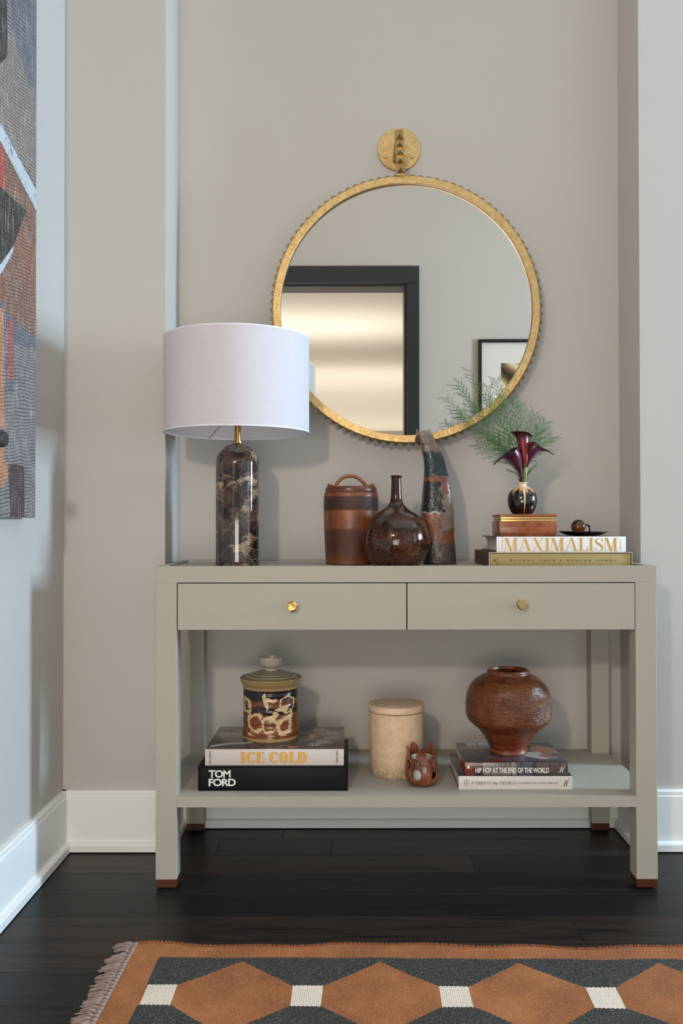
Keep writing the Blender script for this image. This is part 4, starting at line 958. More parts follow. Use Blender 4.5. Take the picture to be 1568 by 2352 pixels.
for dx in (2.3, -2.2, 3.1):   # the sides turned away carry the same brushwork
    u0 = dx * .075
    d = N.math('SQRT', N.math('ADD', N.math('POWER', N.math('SUBTRACT', Uq, u0), 2.0), N.math('POWER', N.math('SUBTRACT', Zq, .06), 2.0))); mask = N.math('MAXIMUM', mask, N.math('LESS_THAN', N.math('ABSOLUTE', N.math('SUBTRACT', d, .022)), .005))
zr = N.math('DIVIDE', Zq, .17)
def zc_(y): return (at(622, y, Yc).z - ice_top) / .17
body_c = N.ramp(zr, [(zc_(1690), srgb(120, 66, 34)), (zc_(1682), srgb(98, 50, 26)), (zc_(1672), srgb(126, 66, 34)), (zc_(1632), srgb(112, 58, 32)), (zc_(1628), srgb(44, 28, 26)), (zc_(1616), srgb(50, 32, 28)), (zc_(1613), srgb(110, 60, 34)), (zc_(1602), srgb(108, 58, 34)), (zc_(1599), srgb(38, 26, 26)), (zc_(1582), srgb(32, 24, 26))])
msk = N.math('MULTIPLY', mask, N.math('MULTIPLY', N.math('GREATER_THAN', z_, .0155), N.math('LESS_THAN', z_, zc_(1580) * .17)))
c = N.mix(msk, body_c, srgb(206, 178, 132))
c = N.mix(N.math('LESS_THAN', z_, .0085), c, srgb(190, 150, 98)); c = N.mix(N.math('GREATER_THAN', z_, zc_(1577) * .17), c, srgb(150, 124, 84))
wv = N.n('ShaderNodeTexWave', wave_type='BANDS', bands_direction='Z', ins={'Vector': N.co(), 'Scale': 22.0, 'Distortion': .8}).outputs[1]
N.set(Base_Color=c, Roughness=.22); N.bump(wv, .35, .0025); SGR = N.m
jar = thing('lidded_jar', 'brown lidded jar painted with looping cream brushwork on the grey-pink book', 'jar', (jcx, Yc, ice_top))
pr = P2(622, Yc, [(62, 1701), (63, 1699), (62.5, 1690), (64.5, 1683), (64, 1672), (62.8, 1660), (63.3, 1645), (62.3, 1630), (63, 1615), (62.2, 1600), (62.8, 1588), (62.5, 1578), (64.5, 1570), (69, 1561), (70.6, 1556), (69.5, 1553.5), (66, 1554), (64, 1557), (60, 1560)])
z_b = ice_top; pr = [(0, z_b), (.072, z_b)] + [(r, max(z, z_b + .0005)) for r, z in smooth_prof(pr, 3)]
part('body', lathe(pr, jcx, Yc, 96), SGR, jar)
LG = NT('celadon_grey_glaze'); wv = LG.n('ShaderNodeTexWave', wave_type='RINGS', rings_direction='Z', ins={'Vector': LG.co(), 'Scale': 26.0, 'Distortion': 1.0}).outputs[1]
LG.set(Base_Color=LG.ramp(wv, [(0, srgb(120, 104, 80)), (.6, srgb(150, 138, 112)), (1, srgb(166, 156, 132))]), Roughness=.25); LG.bump(wv, .2, .001); LG = LG.m
ld = part('lid', lathe(smooth_prof(P2(622, Yc, [(63.5, 1560), (64, 1557), (63.2, 1554.5), (56, 1550.5), (44, 1545.5), (30, 1541.5), (16, 1539), (13, 1538), (0, 1537)]), 4), jcx, Yc, 96), LG, jar)
part('knob', lathe(smooth_prof(P2(622, Yc, [(14, 1539.5), (13, 1536.5), (14.5, 1533.5), (20, 1530), (25, 1525), (27, 1518), (28.6, 1511.5), (28.3, 1508.5), (26.5, 1508.2), (25, 1511), (23, 1518), (16, 1524), (0, 1526)]), 5), jcx, Yc, 72), simple('pale_celadon', srgb(166, 160, 142), .25, var=.12, vscale=30), ld)
# alabaster canister
Ya = .214; acx = at(909.5, 1700, Ya).x
N = NT('alabaster'); x_, y_, z_ = N.xyz()
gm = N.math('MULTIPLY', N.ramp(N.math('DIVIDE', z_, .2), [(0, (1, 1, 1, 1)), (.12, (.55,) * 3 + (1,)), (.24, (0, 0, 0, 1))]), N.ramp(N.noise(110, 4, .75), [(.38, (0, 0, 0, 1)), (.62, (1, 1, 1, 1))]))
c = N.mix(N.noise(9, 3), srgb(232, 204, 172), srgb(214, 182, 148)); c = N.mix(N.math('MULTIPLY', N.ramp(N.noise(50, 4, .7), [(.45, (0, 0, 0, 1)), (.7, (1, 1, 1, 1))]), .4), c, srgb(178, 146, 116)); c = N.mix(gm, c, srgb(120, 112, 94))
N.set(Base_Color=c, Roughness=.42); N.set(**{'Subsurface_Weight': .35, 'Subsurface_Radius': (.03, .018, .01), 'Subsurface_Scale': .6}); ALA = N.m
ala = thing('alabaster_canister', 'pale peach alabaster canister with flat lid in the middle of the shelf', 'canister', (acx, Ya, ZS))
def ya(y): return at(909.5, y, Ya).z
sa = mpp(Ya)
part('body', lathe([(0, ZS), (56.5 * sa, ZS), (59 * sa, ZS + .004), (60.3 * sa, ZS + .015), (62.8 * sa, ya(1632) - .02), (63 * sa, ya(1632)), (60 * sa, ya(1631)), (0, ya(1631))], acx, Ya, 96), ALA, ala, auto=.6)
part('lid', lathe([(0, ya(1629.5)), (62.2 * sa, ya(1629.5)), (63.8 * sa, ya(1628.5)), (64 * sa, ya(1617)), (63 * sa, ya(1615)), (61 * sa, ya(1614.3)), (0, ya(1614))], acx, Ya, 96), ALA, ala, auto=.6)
# openwork ceramic candle holder
N = NT('carved_brown_clay'); gr = N.noise(1.0, 3, .6, N.mapped((420, 420, 12))); ang_w = N.noise(20, 3)
N.set(Base_Color=N.ramp(N.mix(.5, gr, ang_w), [(.35, srgb(58, 24, 12)), (.5, srgb(120, 62, 34)), (.65, srgb(156, 92, 60))]), Roughness=.36); N.bump(gr, .4, .0015); CLAY = N.m
Yq = .103; qcx = at(968.3, 1760, Yq).x; sq_ = mpp(Yq)
ch = thing('candle_holder', 'small spiky brown openwork clay candle holder in front of the alabaster canister', 'candle holder', (qcx, Yq, ZS))
def qz(y): return at(968, y, Yq).z
prq = smooth_prof(P2(968, Yq, [(20, 1802.5), (30, 1798), (36.5, 1788), (38.3, 1775), (37.3, 1762), (36, 1750), (34, 1738), (33.5, 1728), (35, 1720), (37, 1714)]), 7)
zq0 = prq[0][1]; bm = bmesh.new(); seg = 128
prq = [(r, ZS + .001 + (z - zq0)) for r, z in prq]
# sample finer in height
rows = []
for (r0, z0_), (r1, z1_) in zip(prq, prq[1:]): rows.append((r0, z0_))
rows.append(prq[-1]); grid = []
for r, z in rows:
    grid.append([bm.verts.new((qcx + (r + .0010 * math.sin(9 * 2*pi*i/seg)) * math.cos(2*pi*i/seg), Yq + (r + .0010 * math.sin(9 * 2*pi*i/seg)) * math.sin(2*pi*i/seg), z)) for i in range(seg)])
zb0, zt0 = rows[0][1], rows[-1][1]; Hq = zt0 - zb0
def hole(a, f):
    a = (a + pi/2 + pi) % (2*pi) - pi      # 0 faces the camera
    for ca, cf, ra, rf in ((.10, .47, .155, .10), (-.42, .33, .34, .15), (.72, .34, .26, .13), (-1.15, .55, .28, .12), (1.35, .52, .28, .12), (2.1, .4, .32, .16), (-2.0, .38, .32, .16), (2.9, .5, .3, .15), (1.62, .24, .2, .08)):
        da = (a - ca + pi) % (2*pi) - pi
        if (da / ra) ** 2 + ((f - cf) / rf) ** 2 < 1: return True
    # spiky top: petals
    lim = .84 + .16 * max(0, math.cos(5 * (a + .1))) ** .7
    return f > lim - .12 * (1 if math.cos(5 * (a + .1)) < -.1 else 0)
for j in range(len(grid) - 1):
    f = ((grid[j][0].co.z + grid[j+1][0].co.z) / 2 - zb0) / Hq
    for i in range(seg):
        if hole(2*pi*(i + .5)/seg, f): continue
        bm.faces.new((grid[j][i], grid[j][(i+1) % seg], grid[j+1][(i+1) % seg], grid[j+1][i]))
bmesh.ops.delete(bm, geom=[v for v in bm.verts if not v.link_faces], context='VERTS')
ob = part('openwork_shell', bm, CLAY, ch)
m = ob.modifiers.new('thick', 'SOLIDIFY'); m.thickness = .0035; m.offset = -1
bm = bmesh.new(); lathe([(0, ZS), (.020, ZS), (.025, ZS + .002), (.022, ZS + .006), (0, ZS + .006)], qcx, Yq, 40, bm); part('foot', bm, CLAY, ch)
for a_, f0, f1, ln in ((-pi/2 + .28, .05, .27, .006), (-pi/2 - .8, .1, .5, .004), (-pi/2 + 1.0, .08, .4, .004), (-pi/2 - .25, .55, .8, .004), (-pi/2 + .55, .55, .85, .004)):
    pts = []
    for t_ in range(7):
        f = f0 + (f1 - f0) * t_ / 6; idx = min(range(len(rows)), key=lambda k: abs((rows[k][1] - zb0) / Hq - f)); r, z = rows[idx]
        a2 = a_ + .06 * math.sin(t_); pts.append(Vector((qcx + (r + .001) * math.cos(a2), Yq + (r + .001) * math.sin(a2), z)))
    bm = bmesh.new(); tube(bm, pts, [.001, ln * .5, ln * .8, ln * .8, ln * .6, ln * .4, .0008], 8); part('carved_fin', bm, CLAY, ch)
part('glass_cup', lathe([(0, ZS + .007), (.024, ZS + .007), (.028, ZS + .012), (.0285, ZS + .075), (.027, ZS + .075), (.026, ZS + .07), (0, ZS + .068)], qcx, Yq, 48), simple('frosted_white_glass', srgb(206, 200, 188), .35, var=.03, **{'Subsurface_Weight': .2, 'Subsurface_Scale': .02}), ch, auto=.6)

# right-hand pair of books and round pot
INKG = simple('grey_black_ink', srgb(74, 72, 70), .6, var=.05)
PBD = simple('off_white_jacket', srgb(214, 206, 198), .35, var=.02, vscale=30)
N = NT('photo_jacket_dark'); N.set(Base_Color=N.ramp(N.noise(24, 4, .6), [(.35, srgb(40, 34, 32)), (.6, srgb(84, 74, 68)), (.72, srgb(150, 142, 134))]), Roughness=.2); JKD = N.m
Yp1 = .055
pb, x0, x1, z0, z1 = book('book', 'off-white spined design book, lower of the pair under the round pot', Yp1, 1053, 1314.5, 1783, 1810.5, .225, PBD, JKD, ZS, inset=.003)
sp_ = mpp(Yp1)
P_, pw_, ph_ = serif_text('PARISIAN', .15, .045, .07, .06); o_, w_, h_ = on_front(1083, 1130, 1794.8, 1802.2, Yp1); lay(P_, pw_, ph_, o_, FX, FZ, FN, w_, h_, .0003, 'lettering', INKG, pb)
o_, w_, h_ = on_front(1133.5, 1143.5, 1795, 1804.4, Yp1); sans('by', o_, FX, FZ, FN, w_, h_, INKG, pb, 0, .0003)
P_, pw_, ph_ = serif_text('DESIGN', .15, .045, .07, .06); o_, w_, h_ = on_front(1147.5, 1186.5, 1794.8, 1802.2, Yp1); lay(P_, pw_, ph_, o_, FX, FZ, FN, w_, h_, .0003, 'lettering', INKG, pb)
P_, pw_, ph_ = serif_text('INTERIORS BY DAVID JIMENEZ', .15, .06, .07, .1); o_, w_, h_ = on_front(1189.5, 1281.5, 1796.3, 1801.2, Yp1); lay(P_, pw_, ph_, o_, FX, FZ, FN, w_, h_, .0003, 'lettering', INKG, pb)
for k, wd in enumerate(('DIANE', 'DORRANS', 'SAEKS')):
    L_ = (12, 19, 12)[k]; sans(wd, at(1068 + k * 4.6, 1807.5 if k == 1 else 1804, Yp1), (0, 0, 1), (-1, 0, 0), FN, L_ * sp_, 2.6 * sp_, INKG, pb, 0, .0003)
def logo_r(pxl, pxr, pyt, pyb, Y, m_, par):
    g_, wd = glyph('R', .16, .05, .08); g_ = [[(a + .28 * b, b) for a, b in p] for p in g_]
    g_ += ribbon([(p.x, p.y) for p in spline([(.55, .62, 0), (.9, .72, 0), (1.22, .95, 0), (1.3, 1.25, 0), (1.16, 1.42, 0), (1.08, 1.32, 0)], 5)], .055)
    g_ += ribbon([(-.18, .12), (-.1, .02), (.05, .03), (.12, .2)], .05)
    g_ = [[(a + .2, b) for a, b in p] for p in g_]
    o_, w_, h_ = on_front(pxl, pxr, pyt, pyb, Y); lay(g_, 1.55, 1.45, o_, FX, FZ, FN, w_, h_, .0003, 'emblem', m_, par)
logo_r(1291.5, 1308, 1787, 1806, Yp1, INK, pb)
pb_top = z1
N = NT('photo_spine'); x_, y_, z_ = N.xyz()
xf = N.math('ADD', N.math('DIVIDE', x_, .27), .5)
c = N.ramp(xf, [(0, srgb(128, 62, 50)), (.11, srgb(58, 34, 30)), (.175, srgb(130, 118, 112)), (.45, srgb(150, 140, 138)), (.5, srgb(84, 86, 90)), (.66, srgb(50, 54, 56)), (.69, srgb(98, 84, 82)), (1, srgb(86, 74, 74))], 'CONSTANT')
c = N.mix(N.math('MULTIPLY', N.ramp(N.noise(70, 3, .6, N.mapped((3, 1, .6))), [(.45, (0, 0, 0, 1)), (.6, (1, 1, 1, 1))]), .6), c, srgb(40, 30, 28))
N.set(Base_Color=c, Roughness=.22); SPH = N.m
N = NT('photo_cover_street'); c = N.ramp(N.noise(13, 4, .6, N.mapped((1, 1.4, 1))), [(.35, srgb(38, 34, 34)), (.5, srgb(70, 62, 60)), (.7, srgb(104, 96, 94))]); N.set(Base_Color=c, Roughness=.14); COVH = N.m
Yp2 = .064
hb, x0, x1, z0, z1 = book('book', 'dark photographic book with bold white title directly under the round pot', Yp2, 1067.5, 1304, 1751.5, 1781.5, .208, SPH, COVH, pb_top, inset=.003)
o_, w_, h_ = on_front(1091.5, 1260, 1763, 1775.5, Yp2); sans('HIP HOP AT THE END OF THE WORLD', o_, FX, FZ, FN, w_, h_, TXW, hb, .03, .0004)
logo_r(1283, 1297.5, 1756.5, 1773.5, Yp2, TXW, hb)
sh2 = mpp(Yp2)
bm = bmesh.new(); c_ = at(1075.5, 1762, Yp2); prism(bm, [c_ + Vector((3.2 * sh2 * math.cos(2*pi*i/20), 0, 4 * sh2 * math.sin(2*pi*i/20))) for i in range(20)], FN, .0003); part('spine_print', bm, TXW, hb, False)
RED = simple('red_endpaper', srgb(168, 28, 34), .5, var=.05)
part('endpaper', newbox(x0 + .0012, x0 + .0026, Yp2 + .004, Yp2 + .09, z0 + .0032, z1 - .010), RED, hb, False)
part('ribbon_edge', newbox(x1 - .0024, x1 - .0008, Yp2 + .0042, Yp2 + .012, z0 + .003, z1 - .003), RED, hb, False)
PALE = simple('printed_pale_grey', srgb(170, 164, 160), .25, var=.08, vscale=60); SKIN = simple('printed_skin_tone', srgb(150, 102, 76), .25, var=.12, vscale=60); SLATE = simple('printed_slate', srgb(66, 68, 78), .25, var=.15, vscale=60); MAR = simple('printed_maroon', srgb(112, 52, 48), .25, var=.3, vscale=80)
def cprint(m_, polys, h):
    for kx, p in enumerate(polys): part('cover_print', prism(bmesh.new(), [Vector((x0 + (x1 - x0) * a, Yp2 + .004 + .202 * b, z1)) for a, b in p], (0, 0, 1), h + kx * 1e-5), m_, hb, False)
win = []
for i in range(3):
    for j in range(3):
        if i == 2 and j == 0: continue
        win.append([(.10 + i * .125, .70 + j * .1), (.21 + i * .125, .70 + j * .1), (.21 + i * .125, .785 + j * .1), (.10 + i * .125, .785 + j * .1)])
cprint(PALE, win + [[(.62, .30), (.72, .12), (.93, .2), (.80, .5), (.66, .52)]], .00012)
cprint(MAR, [[(.18, .12), (.45, .2), (.6, .16), (.5, .04), (.24, .03)]], .0002)
cprint(SKIN, [[(.72, .55), (.86, .45), (.98, .42), (.96, .72), (.84, .88), (.76, .82)], [(.76, .32), (.86, .16), (.93, .22), (.84, .42)]], .00024)
cprint(SLATE, [[(.45, .18), (.62, .28), (.80, .12), (.98, .22), (.99, .05), (.4, .02)], [(.68, .62), (.78, .78), (.70, .84), (.6, .66)], [(.9, .3), (.99, .3), (.99, .42), (.92, .46)]], .0003)
hh_top = z1
N = NT('wood_fired_glaze'); x_, y_, z_ = N.xyz()
sw = N.noise(7, 6, .7, N.mapped((1, 1, 5)), 1.0); mt = N.noise(110, 4, .75)
c = N.ramp(N.mix(.3, sw, mt), [(.32, srgb(40, 20, 12)), (.45, srgb(84, 42, 22)), (.53, srgb(132, 76, 42)), (.62, srgb(96, 42, 24)), (.74, srgb(150, 98, 60))])
zf = N.ramp(N.math('DIVIDE', z_, .22), [(0, srgb(128, 46, 24)), (.3, srgb(104, 42, 24)), (.6, srgb(96, 58, 34)), (.85, srgb(66, 46, 26)), (1, srgb(104, 60, 34))])
c = N.mix(.45, c, zf); N.set(Base_Color=c, Roughness=.2)
mesh_ = N.n('ShaderNodeTexVoronoi', feature='F1', ins={'Vector': N.mapped((1, 1, 1.8)), 'Scale': 190.0}).outputs[0]
bandm = N.ramp(N.math('DIVIDE', z_, .22), [(.3, (.15,) * 3 + (1,)), (.4, (.7,) * 3 + (1,)), (.7, (1, 1, 1, 1)), (.8, (.1,) * 3 + (1,))])
N.bump(N.math('ADD', N.math('MULTIPLY', mesh_, bandm), N.math('MULTIPLY', N.noise(30, 5, .7, N.mapped((1, 1, 3))), 1.2)), .75, .0035); POTM = N.m
Yo = .178; ocx = at(1167, 1630, Yo).x
pot = thing('round_pot', 'round-shouldered reddish-brown fired pot with narrow foot on two books', 'vase', (ocx, Yo, hh_top))
po = [(42, 1734), (43.5, 1731), (42, 1726), (42.5, 1718), (50, 1703), (59, 1688), (70, 1674), (84, 1661), (93, 1650), (96, 1640), (97.2, 1620), (96, 1600), (92, 1584), (82, 1568), (68, 1556), (56, 1549.5), (49.5, 1547), (48, 1544), (48.5, 1541), (46.5, 1538), (44, 1536.5), (41.5, 1538.5), (41, 1544), (48, 1552), (70, 1575)]
pr = P2(1167, Yo, po); zb1 = pr[0][1]; dz = hh_top - zb1; pr = [(r, z + dz * max(0, 1 - i / 8)) for i, (r, z) in enumerate(pr)]
pr = smooth_prof(pr, 5)
def potfn(a, r, z):
    f = (z - hh_top) / .22; wt = math.exp(-((f - .48) / .17) ** 2)
    aa = (a + pi/2 + pi) % (2*pi) - pi; e = 0
    for ca in (-.72, .92, 2.6, -2.4): e += -math.exp(-(((aa - ca + pi) % (2*pi) - pi) / .16) ** 2) * .0045 + math.exp(-(((aa - ca - .22 + pi) % (2*pi) - pi) / .12) ** 2) * .002
    return r + e * wt + .0008 * noise2(math.cos(a) * 2, math.sin(a) * 2, z * 60) * (1 if r > .03 else 0), z
part('body', lathe([(0, hh_top)] + [(r, max(z, hh_top)) for r, z in pr], ocx, Yo, 128, fn=potfn), POTM, pot)

# ================================================================== RUG
X0r, Y0r, Wr, Dr = -.611, -.304, 2.6, 1.5
N = NT('flatweave_wool'); x_, y_, z_ = N.xyz()
n0 = N.math('MULTIPLY', N.math('SUBTRACT', N.noise(7, 2), .5), .012)
X = N.math('ADD', x_, 0.0); Yv_ = N.math('MULTIPLY', N.math('ADD', y_, n0), -1.0)      # distance in from the far edge
Xs = N.math('ADD', x_, N.math('MULTIPLY', n0, .6))
jx = N.math('MULTIPLY', N.math('PINGPONG', X, .0042), 1.0)                             # little teeth along horizontals
jy = N.math('MULTIPLY', N.math('PINGPONG', Yv_, .004), 1.0)
P0 = .2895; hx0 = .2425
ux = N.math('ABSOLUTE', N.math('SUBTRACT', N.math('MODULO', N.math('ADD', N.math('SUBTRACT', Xs, hx0), P0 * 10.5), P0), P0 / 2))
PY = .42
vy = N.math('ABSOLUTE', N.math('SUBTRACT', N.math('MODULO', N.math('ADD', N.math('SUBTRACT', N.math('ADD', Yv_, N.math('MULTIPLY', jx, .8)), .203), PY * 10.5), PY), PY / 2))
lim = N.math('SUBTRACT', .132, N.math('MULTIPLY', N.math('SUBTRACT', ux, 0.0), (.132 - .037) / .114))
hexm = N.math('MULTIPLY', N.math('LESS_THAN', vy, lim), N.math('LESS_THAN', N.math('ADD', ux, 0.0), .1155))
whm = N.math('LESS_THAN', vy, .0375)
fieldm = N.math('MULTIPLY', N.math('GREATER_THAN', N.math('ADD', Xs, N.math('MULTIPLY', jy, .2)), .065), N.math('GREATER_THAN', N.math('ADD', Yv_, jx), .056))
fieldm = N.math('MULTIPLY', fieldm, N.math('MULTIPLY', N.math('LESS_THAN', Xs, Wr - .065), N.math('LESS_THAN', Yv_, Dr - .056)))
fleck = N.ramp(N.noise(520, 2, .6, N.mapped((.55, 1.2, 1))), [(.57, (0, 0, 0, 1)), (.64, (1, 1, 1, 1))])
vary = N.noise(10, 4, .6); vr2 = N.noise(3.2, 2, .5, N.mapped(loc=(5, 0, 0)))
rust = N.ramp(N.mix(.4, vary, vr2), [(.3, srgb(132, 74, 38)), (.5, srgb(160, 92, 46)), (.7, srgb(186, 118, 66))])
rust = N.mix(N.math('MULTIPLY', fleck, .65), rust, srgb(206, 160, 112))
dark = N.mix(N.math('MULTIPLY', fleck, .55), N.mix(vary, srgb(26, 28, 30), srgb(54, 53, 51)), srgb(168, 156, 130))
whit = N.mix(N.math('MULTIPLY', fleck, .4), N.mix(vary, srgb(226, 206, 184), srgb(246, 230, 212)), srgb(170, 140, 120))
inner = N.mix(whm, dark, whit); inner = N.mix(hexm, inner, rust)
c = N.mix(fieldm, rust, inner)
rx = N.n('ShaderNodeTexWave', wave_type='BANDS', bands_direction='X', ins={'Vector': N.co(), 'Scale': 75.0, 'Distortion': 1.5, 'Detail Scale': 20.0}).outputs[1]
ry = N.n('ShaderNodeTexWave', wave_type='BANDS', bands_direction='Y', ins={'Vector': N.co(), 'Scale': 75.0, 'Distortion': 1.5, 'Detail Scale': 20.0}).outputs[1]
N.set(Base_Color=c, Roughness=.95); N.bump(N.math('ADD', N.math('MULTIPLY', rx, ry), N.math('MULTIPLY', fleck, .6)), .7, .0025); RUGM = N.m
rug = thing('rug', 'rust and charcoal flatwoven rug with hexagon pattern and left fringe', 'rug', (X0r, Y0r, 0))
bm = bmesh.new(); nx, ny = 260, 60
def rz(u, v):    # gentle ripples near the far edge
    return .0052 + .0035 * max(0, 1 - v / .10) * (.5 + .5 * math.sin(u * 17 + 1.3 * math.sin(u * 7))) + .0012 * noise2(u * 12, v * 12)
def ry_(u, v): return -v + .005 * max(0, 1 - v / .2) * math.sin(u * 9.5 + 2) + .003 * max(0, 1 - v / .12) * math.sin(u * 31)
g = []
for j in range(ny + 1):
    v = Dr * (j / ny) ** 1.8
    g.append([bm.verts.new((X0r + Wr * i / nx + .002 * math.sin(v * 30) * (1 if i == 0 else 0), Y0r + ry_(Wr * i / nx, v), rz(Wr * i / nx, v))) for i in range(nx + 1)])
low = []
for A, B in zip(g, g[1:]):
    for i in range(nx): bm.faces.new((A[i], A[i+1], B[i+1], B[i]))
# thickness: skirt down to the floor
brd = [g[0][i] for i in range(nx + 1)] + [g[j][nx] for j in range(1, ny + 1)] + [g[ny][i] for i in range(nx - 1, -1, -1)] + [g[j][0] for j in range(ny - 1, 0, -1)]
dn = [bm.verts.new((v.co.x, v.co.y, .0004)) for v in brd]
for i in range(len(brd)):
    j = (i + 1) % len(brd); bm.faces.new((brd[i], brd[j], dn[j], dn[i]))
part('woven_field', bm, RUGM, rug, auto=.8)
YARN = simple('mauve_brown_yarn', srgb(146, 124, 114), .95, var=.25, vscale=120, bump=.5, bscale=500, bd=.001)
rr = random.Random(11); bm = bmesh.new()
n_t = 118
for i in range(n_t):
    v = .002 + Dr * i / n_t; y = Y0r - v; bm = bmesh.new(); root_p = Vector((X0r + .001, y, .006)); L = rr.uniform(.036, .05); swing = rr.uniform(-.010, .012) - .002 + .008 * math.sin(i * .7)
    tube(bm, [root_p + Vector((.004, 0, 0)), root_p + Vector((-.006, swing * .1, .002))], [.0052, .0040], 7)
    for q in range(9):
        o1 = Vector((0, rr.uniform(-.005, .005), rr.uniform(-.002, .003))); sw_ = swing + rr.uniform(-.007, .007); LL = L * rr.uniform(.75, 1.1)
        pts = [root_p + Vector((-.003, 0, 0)) + o1 * .3, root_p + Vector((-LL * .35, sw_ * .3, .004)) + o1, root_p + Vector((-LL * .7, sw_ * .75, .001)) + o1, root_p + Vector((-LL, sw_, -.003)) + o1 * 1.6]
        for p in pts: p.z = max(p.z, .0016)
        tube(bm, spline(pts, 3), .0016, 4, True)
    part('tassel', bm, YARN, rug)
bm = bmesh.new()
for i in range(int(Wr / .0045)):   # looped selvedge along the far edge
    u = i * .0045 + rr.uniform(-.001, .001); y = ry_(u, 0); z = rz(u, 0)
    tube(bm, [(X0r + u, Y0r + y - .004, z), (X0r + u + rr.uniform(-.001, .002), Y0r + y + .0015, z + .0012), (X0r + u + .001, Y0r + y + .003, z * .5)], [.0018, .0022, .0014], 5)
part('selvedge', bm, simple('rust_yarn', srgb(136, 76, 38), .95, var=.25, vscale=80), rug, kind='stuff')
rug.rotation_euler.z = math.radians(-.75)

# ================================================================== ARTWORK ON THE LEFT WALL
XA = XW + .035
def crackle(name, c1, c2, line, sc=1.0, wavy=.35, speck=srgb(225, 225, 228)):
    N = NT(name); x_, y_, z_ = N.xyz()
    wn = N.n('ShaderNodeTexNoise', ins={'Vector': N.co(), 'Scale': 16.0, 'Detail': 3.0}).outputs['Color']
    sh_ = N.math('MULTIPLY', N.math('SUBTRACT', N.noise(5, 2, .5, N.mapped(loc=(1, 4, 2))), .5), .05)
    vec = N.n('ShaderNodeCombineXYZ', ins={0: y_, 1: N.math('ADD', z_, N.math('ADD', sh_, N.math('MULTIPLY', y_, -.12))), 2: 0.0}).outputs[0]
    vec = N.n('ShaderNodeVectorMath', operation='MULTIPLY_ADD', ins={0: wn, 1: (.009 * wavy * 3, .006 * wavy * 3, 0), 2: vec}).outputs[0]
    br = N.n('ShaderNodeTexBrick', ins={'Vector': vec, 'Color1': (1, 1, 1, 1), 'Color2': (.86, .86, .86, 1), 'Mortar': (0, 0, 0, 1), 'Scale': 1.0, 'Mortar Size': .0008 * sc, 'Mortar Smooth': .3, 'Brick Width': .0125 * sc, 'Row Height': .0080 * sc})
    brk = br.outputs[0]
    strp = N.noise(1.0, 3, .6, N.mapped((1, 260, 14)))
    blot = N.noise(12, 4, .6); gate = N.ramp(N.noise(40, 4, .7, N.mapped(loc=(7, 7, 7))), [(.32, (0, 0, 0, 1)), (.5, (1, 1, 1, 1))])
    b = N.mix(blot, c1, c2); b = N.mix(N.math('MULTIPLY', N.ramp(strp, [(.56, (0, 0, 0, 1)), (.68, (1, 1, 1, 1))]), .5), b, speck)
    b = N.mix(N.math('MULTIPLY', N.ramp(N.noise(230, 2, .7), [(.64, (0, 0, 0, 1)), (.7, (1, 1, 1, 1))]), .7), b, speck)
    ln = N.math('MULTIPLY', N.math('SUBTRACT', 1.0, N.n('ShaderNodeRGBToBW', ins={0: brk}).outputs[0]), gate)
    c = N.mix(N.math('MINIMUM', N.math('MULTIPLY', ln, 1.05), 1.0), b, line)
    N.set(Base_Color=c, Roughness=.45); N.bump(N.math('SUBTRACT', strp, ln), .4, .001); return N.m
BK = srgb(34, 32, 34)
A_GREY = crackle('collage_grey', srgb(120, 112, 110), srgb(150, 142, 140), BK); A_BLUE = crackle('collage_blue_grey', srgb(88, 94, 104), srgb(128, 128, 134), BK)
A_CHAR = crackle('collage_charcoal', srgb(34, 32, 32), srgb(60, 56, 54), srgb(18, 18, 18)); A_BRN = crackle('collage_brown', srgb(126, 90, 72), srgb(150, 112, 92), srgb(46, 30, 26))
A_RUST = crackle('collage_rust', srgb(132, 84, 62), srgb(158, 112, 92), srgb(50, 30, 26), 1.0, .8); A_RED = crackle('collage_red', srgb(172, 66, 58), srgb(190, 100, 88), srgb(80, 24, 22)); A_DKB = crackle('collage_dark_brown', srgb(58, 44, 44), srgb(92, 74, 72), srgb(28, 20, 20), .7, .8)
A_ORG = crackle('collage_orange', srgb(178, 118, 84), srgb(196, 142, 108), srgb(90, 50, 34)); A_TPE = crackle('collage_taupe', srgb(128, 116, 108), srgb(154, 142, 134), BK)
N = NT('collage_white'); N.set(Base_Color=N.mix(N.math('MULTIPLY', N.math('LESS_THAN', N.n('ShaderNodeTexVoronoi', feature='DISTANCE_TO_EDGE', ins={'Vector': N.mapped((1, 2.4, 1)), 'Scale': 24.0}).outputs[0], .018), N.math('GREATER_THAN', N.noise(20), .52)), srgb(186, 192, 196), srgb(60, 58, 60)), Roughness=.5); A_WHT = N.m
aY1 = atx(82.2, 1000, XA).y; az0 = atx(60, 1189.5, XA).z; az1 = 2.95; aY0 = aY1 - 1.15
art = thing('collage_artwork', 'large cracked patchwork collage canvas hanging on the left wall', 'artwork', (XW, (aY0 + aY1) / 2, az0))
part('canvas', newbox(XW + .001, XA, aY0, aY1, az0, az1, bev=.002), A_GREY, art, False)
def patch(poly, m_, h=.0010, nm='patch'):
    bm = bmesh.new(); pts = []
    for a, b in poly:
        p = atx(a, b, XA); pts.append(Vector((XA, min(p.y, aY1 - .0005), min(max(p.z, az0 + .002), az1 - .002))))
    prism(bm, pts, (1, 0, 0), h); part(nm, bm, m_, art, False)
patch([(-60, -250), (15, -200), (16, 130), (0, 145), (-60, 150)], A_CHAR)
patch([(24, -200), (60, -200), (82, 40), (82, 200), (60, 190), (28, 60)], A_BLUE, .0006)
patch([(16, 90), (40, 110), (82, 250), (82, 428), (0, 285), (-60, 190), (-60, 152), (0, 147)], A_TPE, .0008)
patch([(-60, 325), (0, 428), (56, 478), (82, 560), (82, 772), (0, 690), (-60, 640)], A_RUST, .0006)
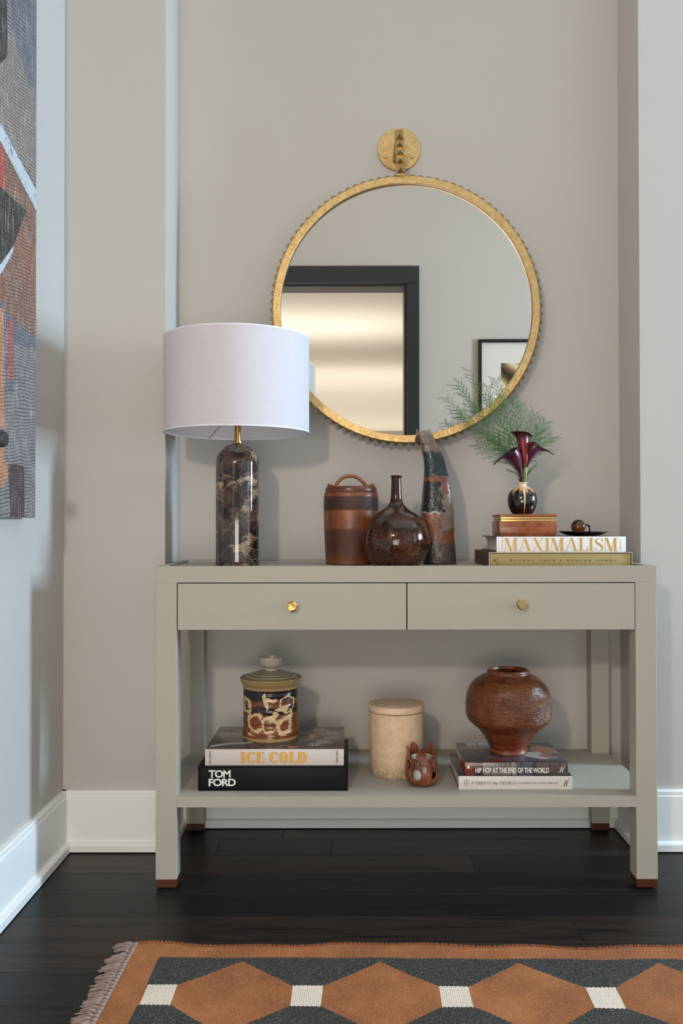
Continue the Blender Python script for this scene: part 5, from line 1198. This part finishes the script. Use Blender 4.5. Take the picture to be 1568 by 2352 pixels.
patch([(-60, 220), (0, 325), (82, 488), (82, 560), (56, 500), (0, 440), (-60, 400)], A_BRN, .0010)
patch([(-60, 240), (0, 330), (11, 352), (9, 436), (0, 430), (-60, 390)], A_RED, .0014)
patch([(-60, 400), (0, 430), (59, 484), (30, 562), (0, 612), (-60, 660)], A_CHAR, .0016)
patch([(-60, 200), (0, 285), (82, 438), (82, 486), (0, 326), (-60, 225)], A_WHT, .0022)
patch([(-30, 640), (0, 606), (29, 565), (27, 580), (3, 624), (-30, 665)], A_WHT, .0022)
patch([(4, 618), (30, 575), (56, 640), (82, 690), (82, 776), (40, 745), (8, 706)], A_BRN, .0010)
patch([(-60, 640), (0, 690), (82, 776), (82, 800), (30, 790), (30, 900), (10, 905), (10, 1040), (-60, 1050)], A_BLUE, .0008)
patch([(18, 732), (28, 738), (28, 868), (22, 878), (17, 868)], A_RED, .0012)
patch([(-60, 700), (8, 708), (9, 985), (-60, 985)], A_ORG, .0014)
patch([(-60, 1028), (9, 1028), (9, 1055), (19, 1066), (17, 1090), (6, 1120), (-60, 1130)], A_ORG, .0014)
patch([(18, 1065), (52, 1070), (55, 1078), (54.5, 1188), (24, 1188), (22, 1130)], A_DKB, .0014)
patch([(-900, -400), (-420, -300), (-430, 500), (-900, 600)], A_BRN, .0012); patch([(-700, 500), (-200, 420), (-220, 900), (-700, 1000)], A_CHAR, .0010)
# dark knob fixed in front of the artwork
kk = atx(12, 1008.5, XA + .046)
kn = thing('wall_peg', 'dark grey rounded peg sticking out before the artwork at the left edge', 'peg', (XA + .002, kk.y, kk.z))
bm = bmesh.new(); prf = [(.008, .0), (.008, .018), (.0165, .02), (.0178, .024), (.0178, .04), (.016, .045), (0, .0465)]
lathe(prf, 0, 0, 40, bm); bmesh.ops.rotate(bm, verts=bm.verts, matrix=Matrix.Rotation(pi/2, 3, 'Y')); bmesh.ops.translate(bm, verts=bm.verts, vec=(XA + .0022, kk.y, kk.z))
part('peg_head', bm, simple('charcoal_rubber', srgb(52, 52, 54), .5, var=.1), kn, auto=.6)

# ================================================================== PICTURE ON THE FRONT WALL (seen in the mirror)
a = mir(1098, 780); b = mir(1150.5, 834); fx0, fz1 = a.x, a.z; fx1, fz0 = fx0 + .64, fz1 - .8; fy = YF
pic = thing('framed_picture', 'black framed golden print with wide white mat seen in the mirror', 'picture', ((fx0 + fx1) / 2, YF, fz0))
N = NT('speckled_black_frame'); N.set(Base_Color=N.mix(N.ramp(N.noise(60, 2), [(.66, (0, 0, 0, 1)), (.7, (1, 1, 1, 1))]), srgb(22, 18, 16), srgb(120, 70, 34)), Roughness=.3); FRM = N.m
bm = bmesh.new(); t = .021; d = .03
box(bm, fx0, fx1, fy, fy + d, fz1 - t, fz1, .002); box(bm, fx0, fx1, fy, fy + d, fz0, fz0 + t, .002); box(bm, fx0, fx0 + t, fy, fy + d, fz0 + t, fz1 - t, .002); box(bm, fx1 - t, fx1, fy, fy + d, fz0 + t, fz1 - t, .002)
part('frame', bm, FRM, pic, False)
part('mat_board', newbox(fx0 + t, fx1 - t, fy, fy + .015, fz0 + t, fz1 - t), simple('white_mat', srgb(222, 214, 207), .8, var=.01), pic, False)
N = NT('golden_blur_print'); wv = N.n('ShaderNodeTexWave', ins={'Vector': N.mapped((1, 1, 1), rot=(0, .7, 0)), 'Scale': 2.2, 'Distortion': 5.0, 'Detail': 2.0}).outputs[1]
N.set(Base_Color=N.ramp(wv, [(0, srgb(44, 34, 22)), (.5, srgb(120, 98, 62)), (.8, srgb(176, 152, 104)), (1, srgb(222, 206, 172))]), Roughness=.3)
px_, pz_ = b.x, b.z
part('print', newbox(px_, fx1 - (px_ - fx0), fy + .015, fy + .0165, fz0 + (fz1 - pz_), pz_), N.m, pic, False)
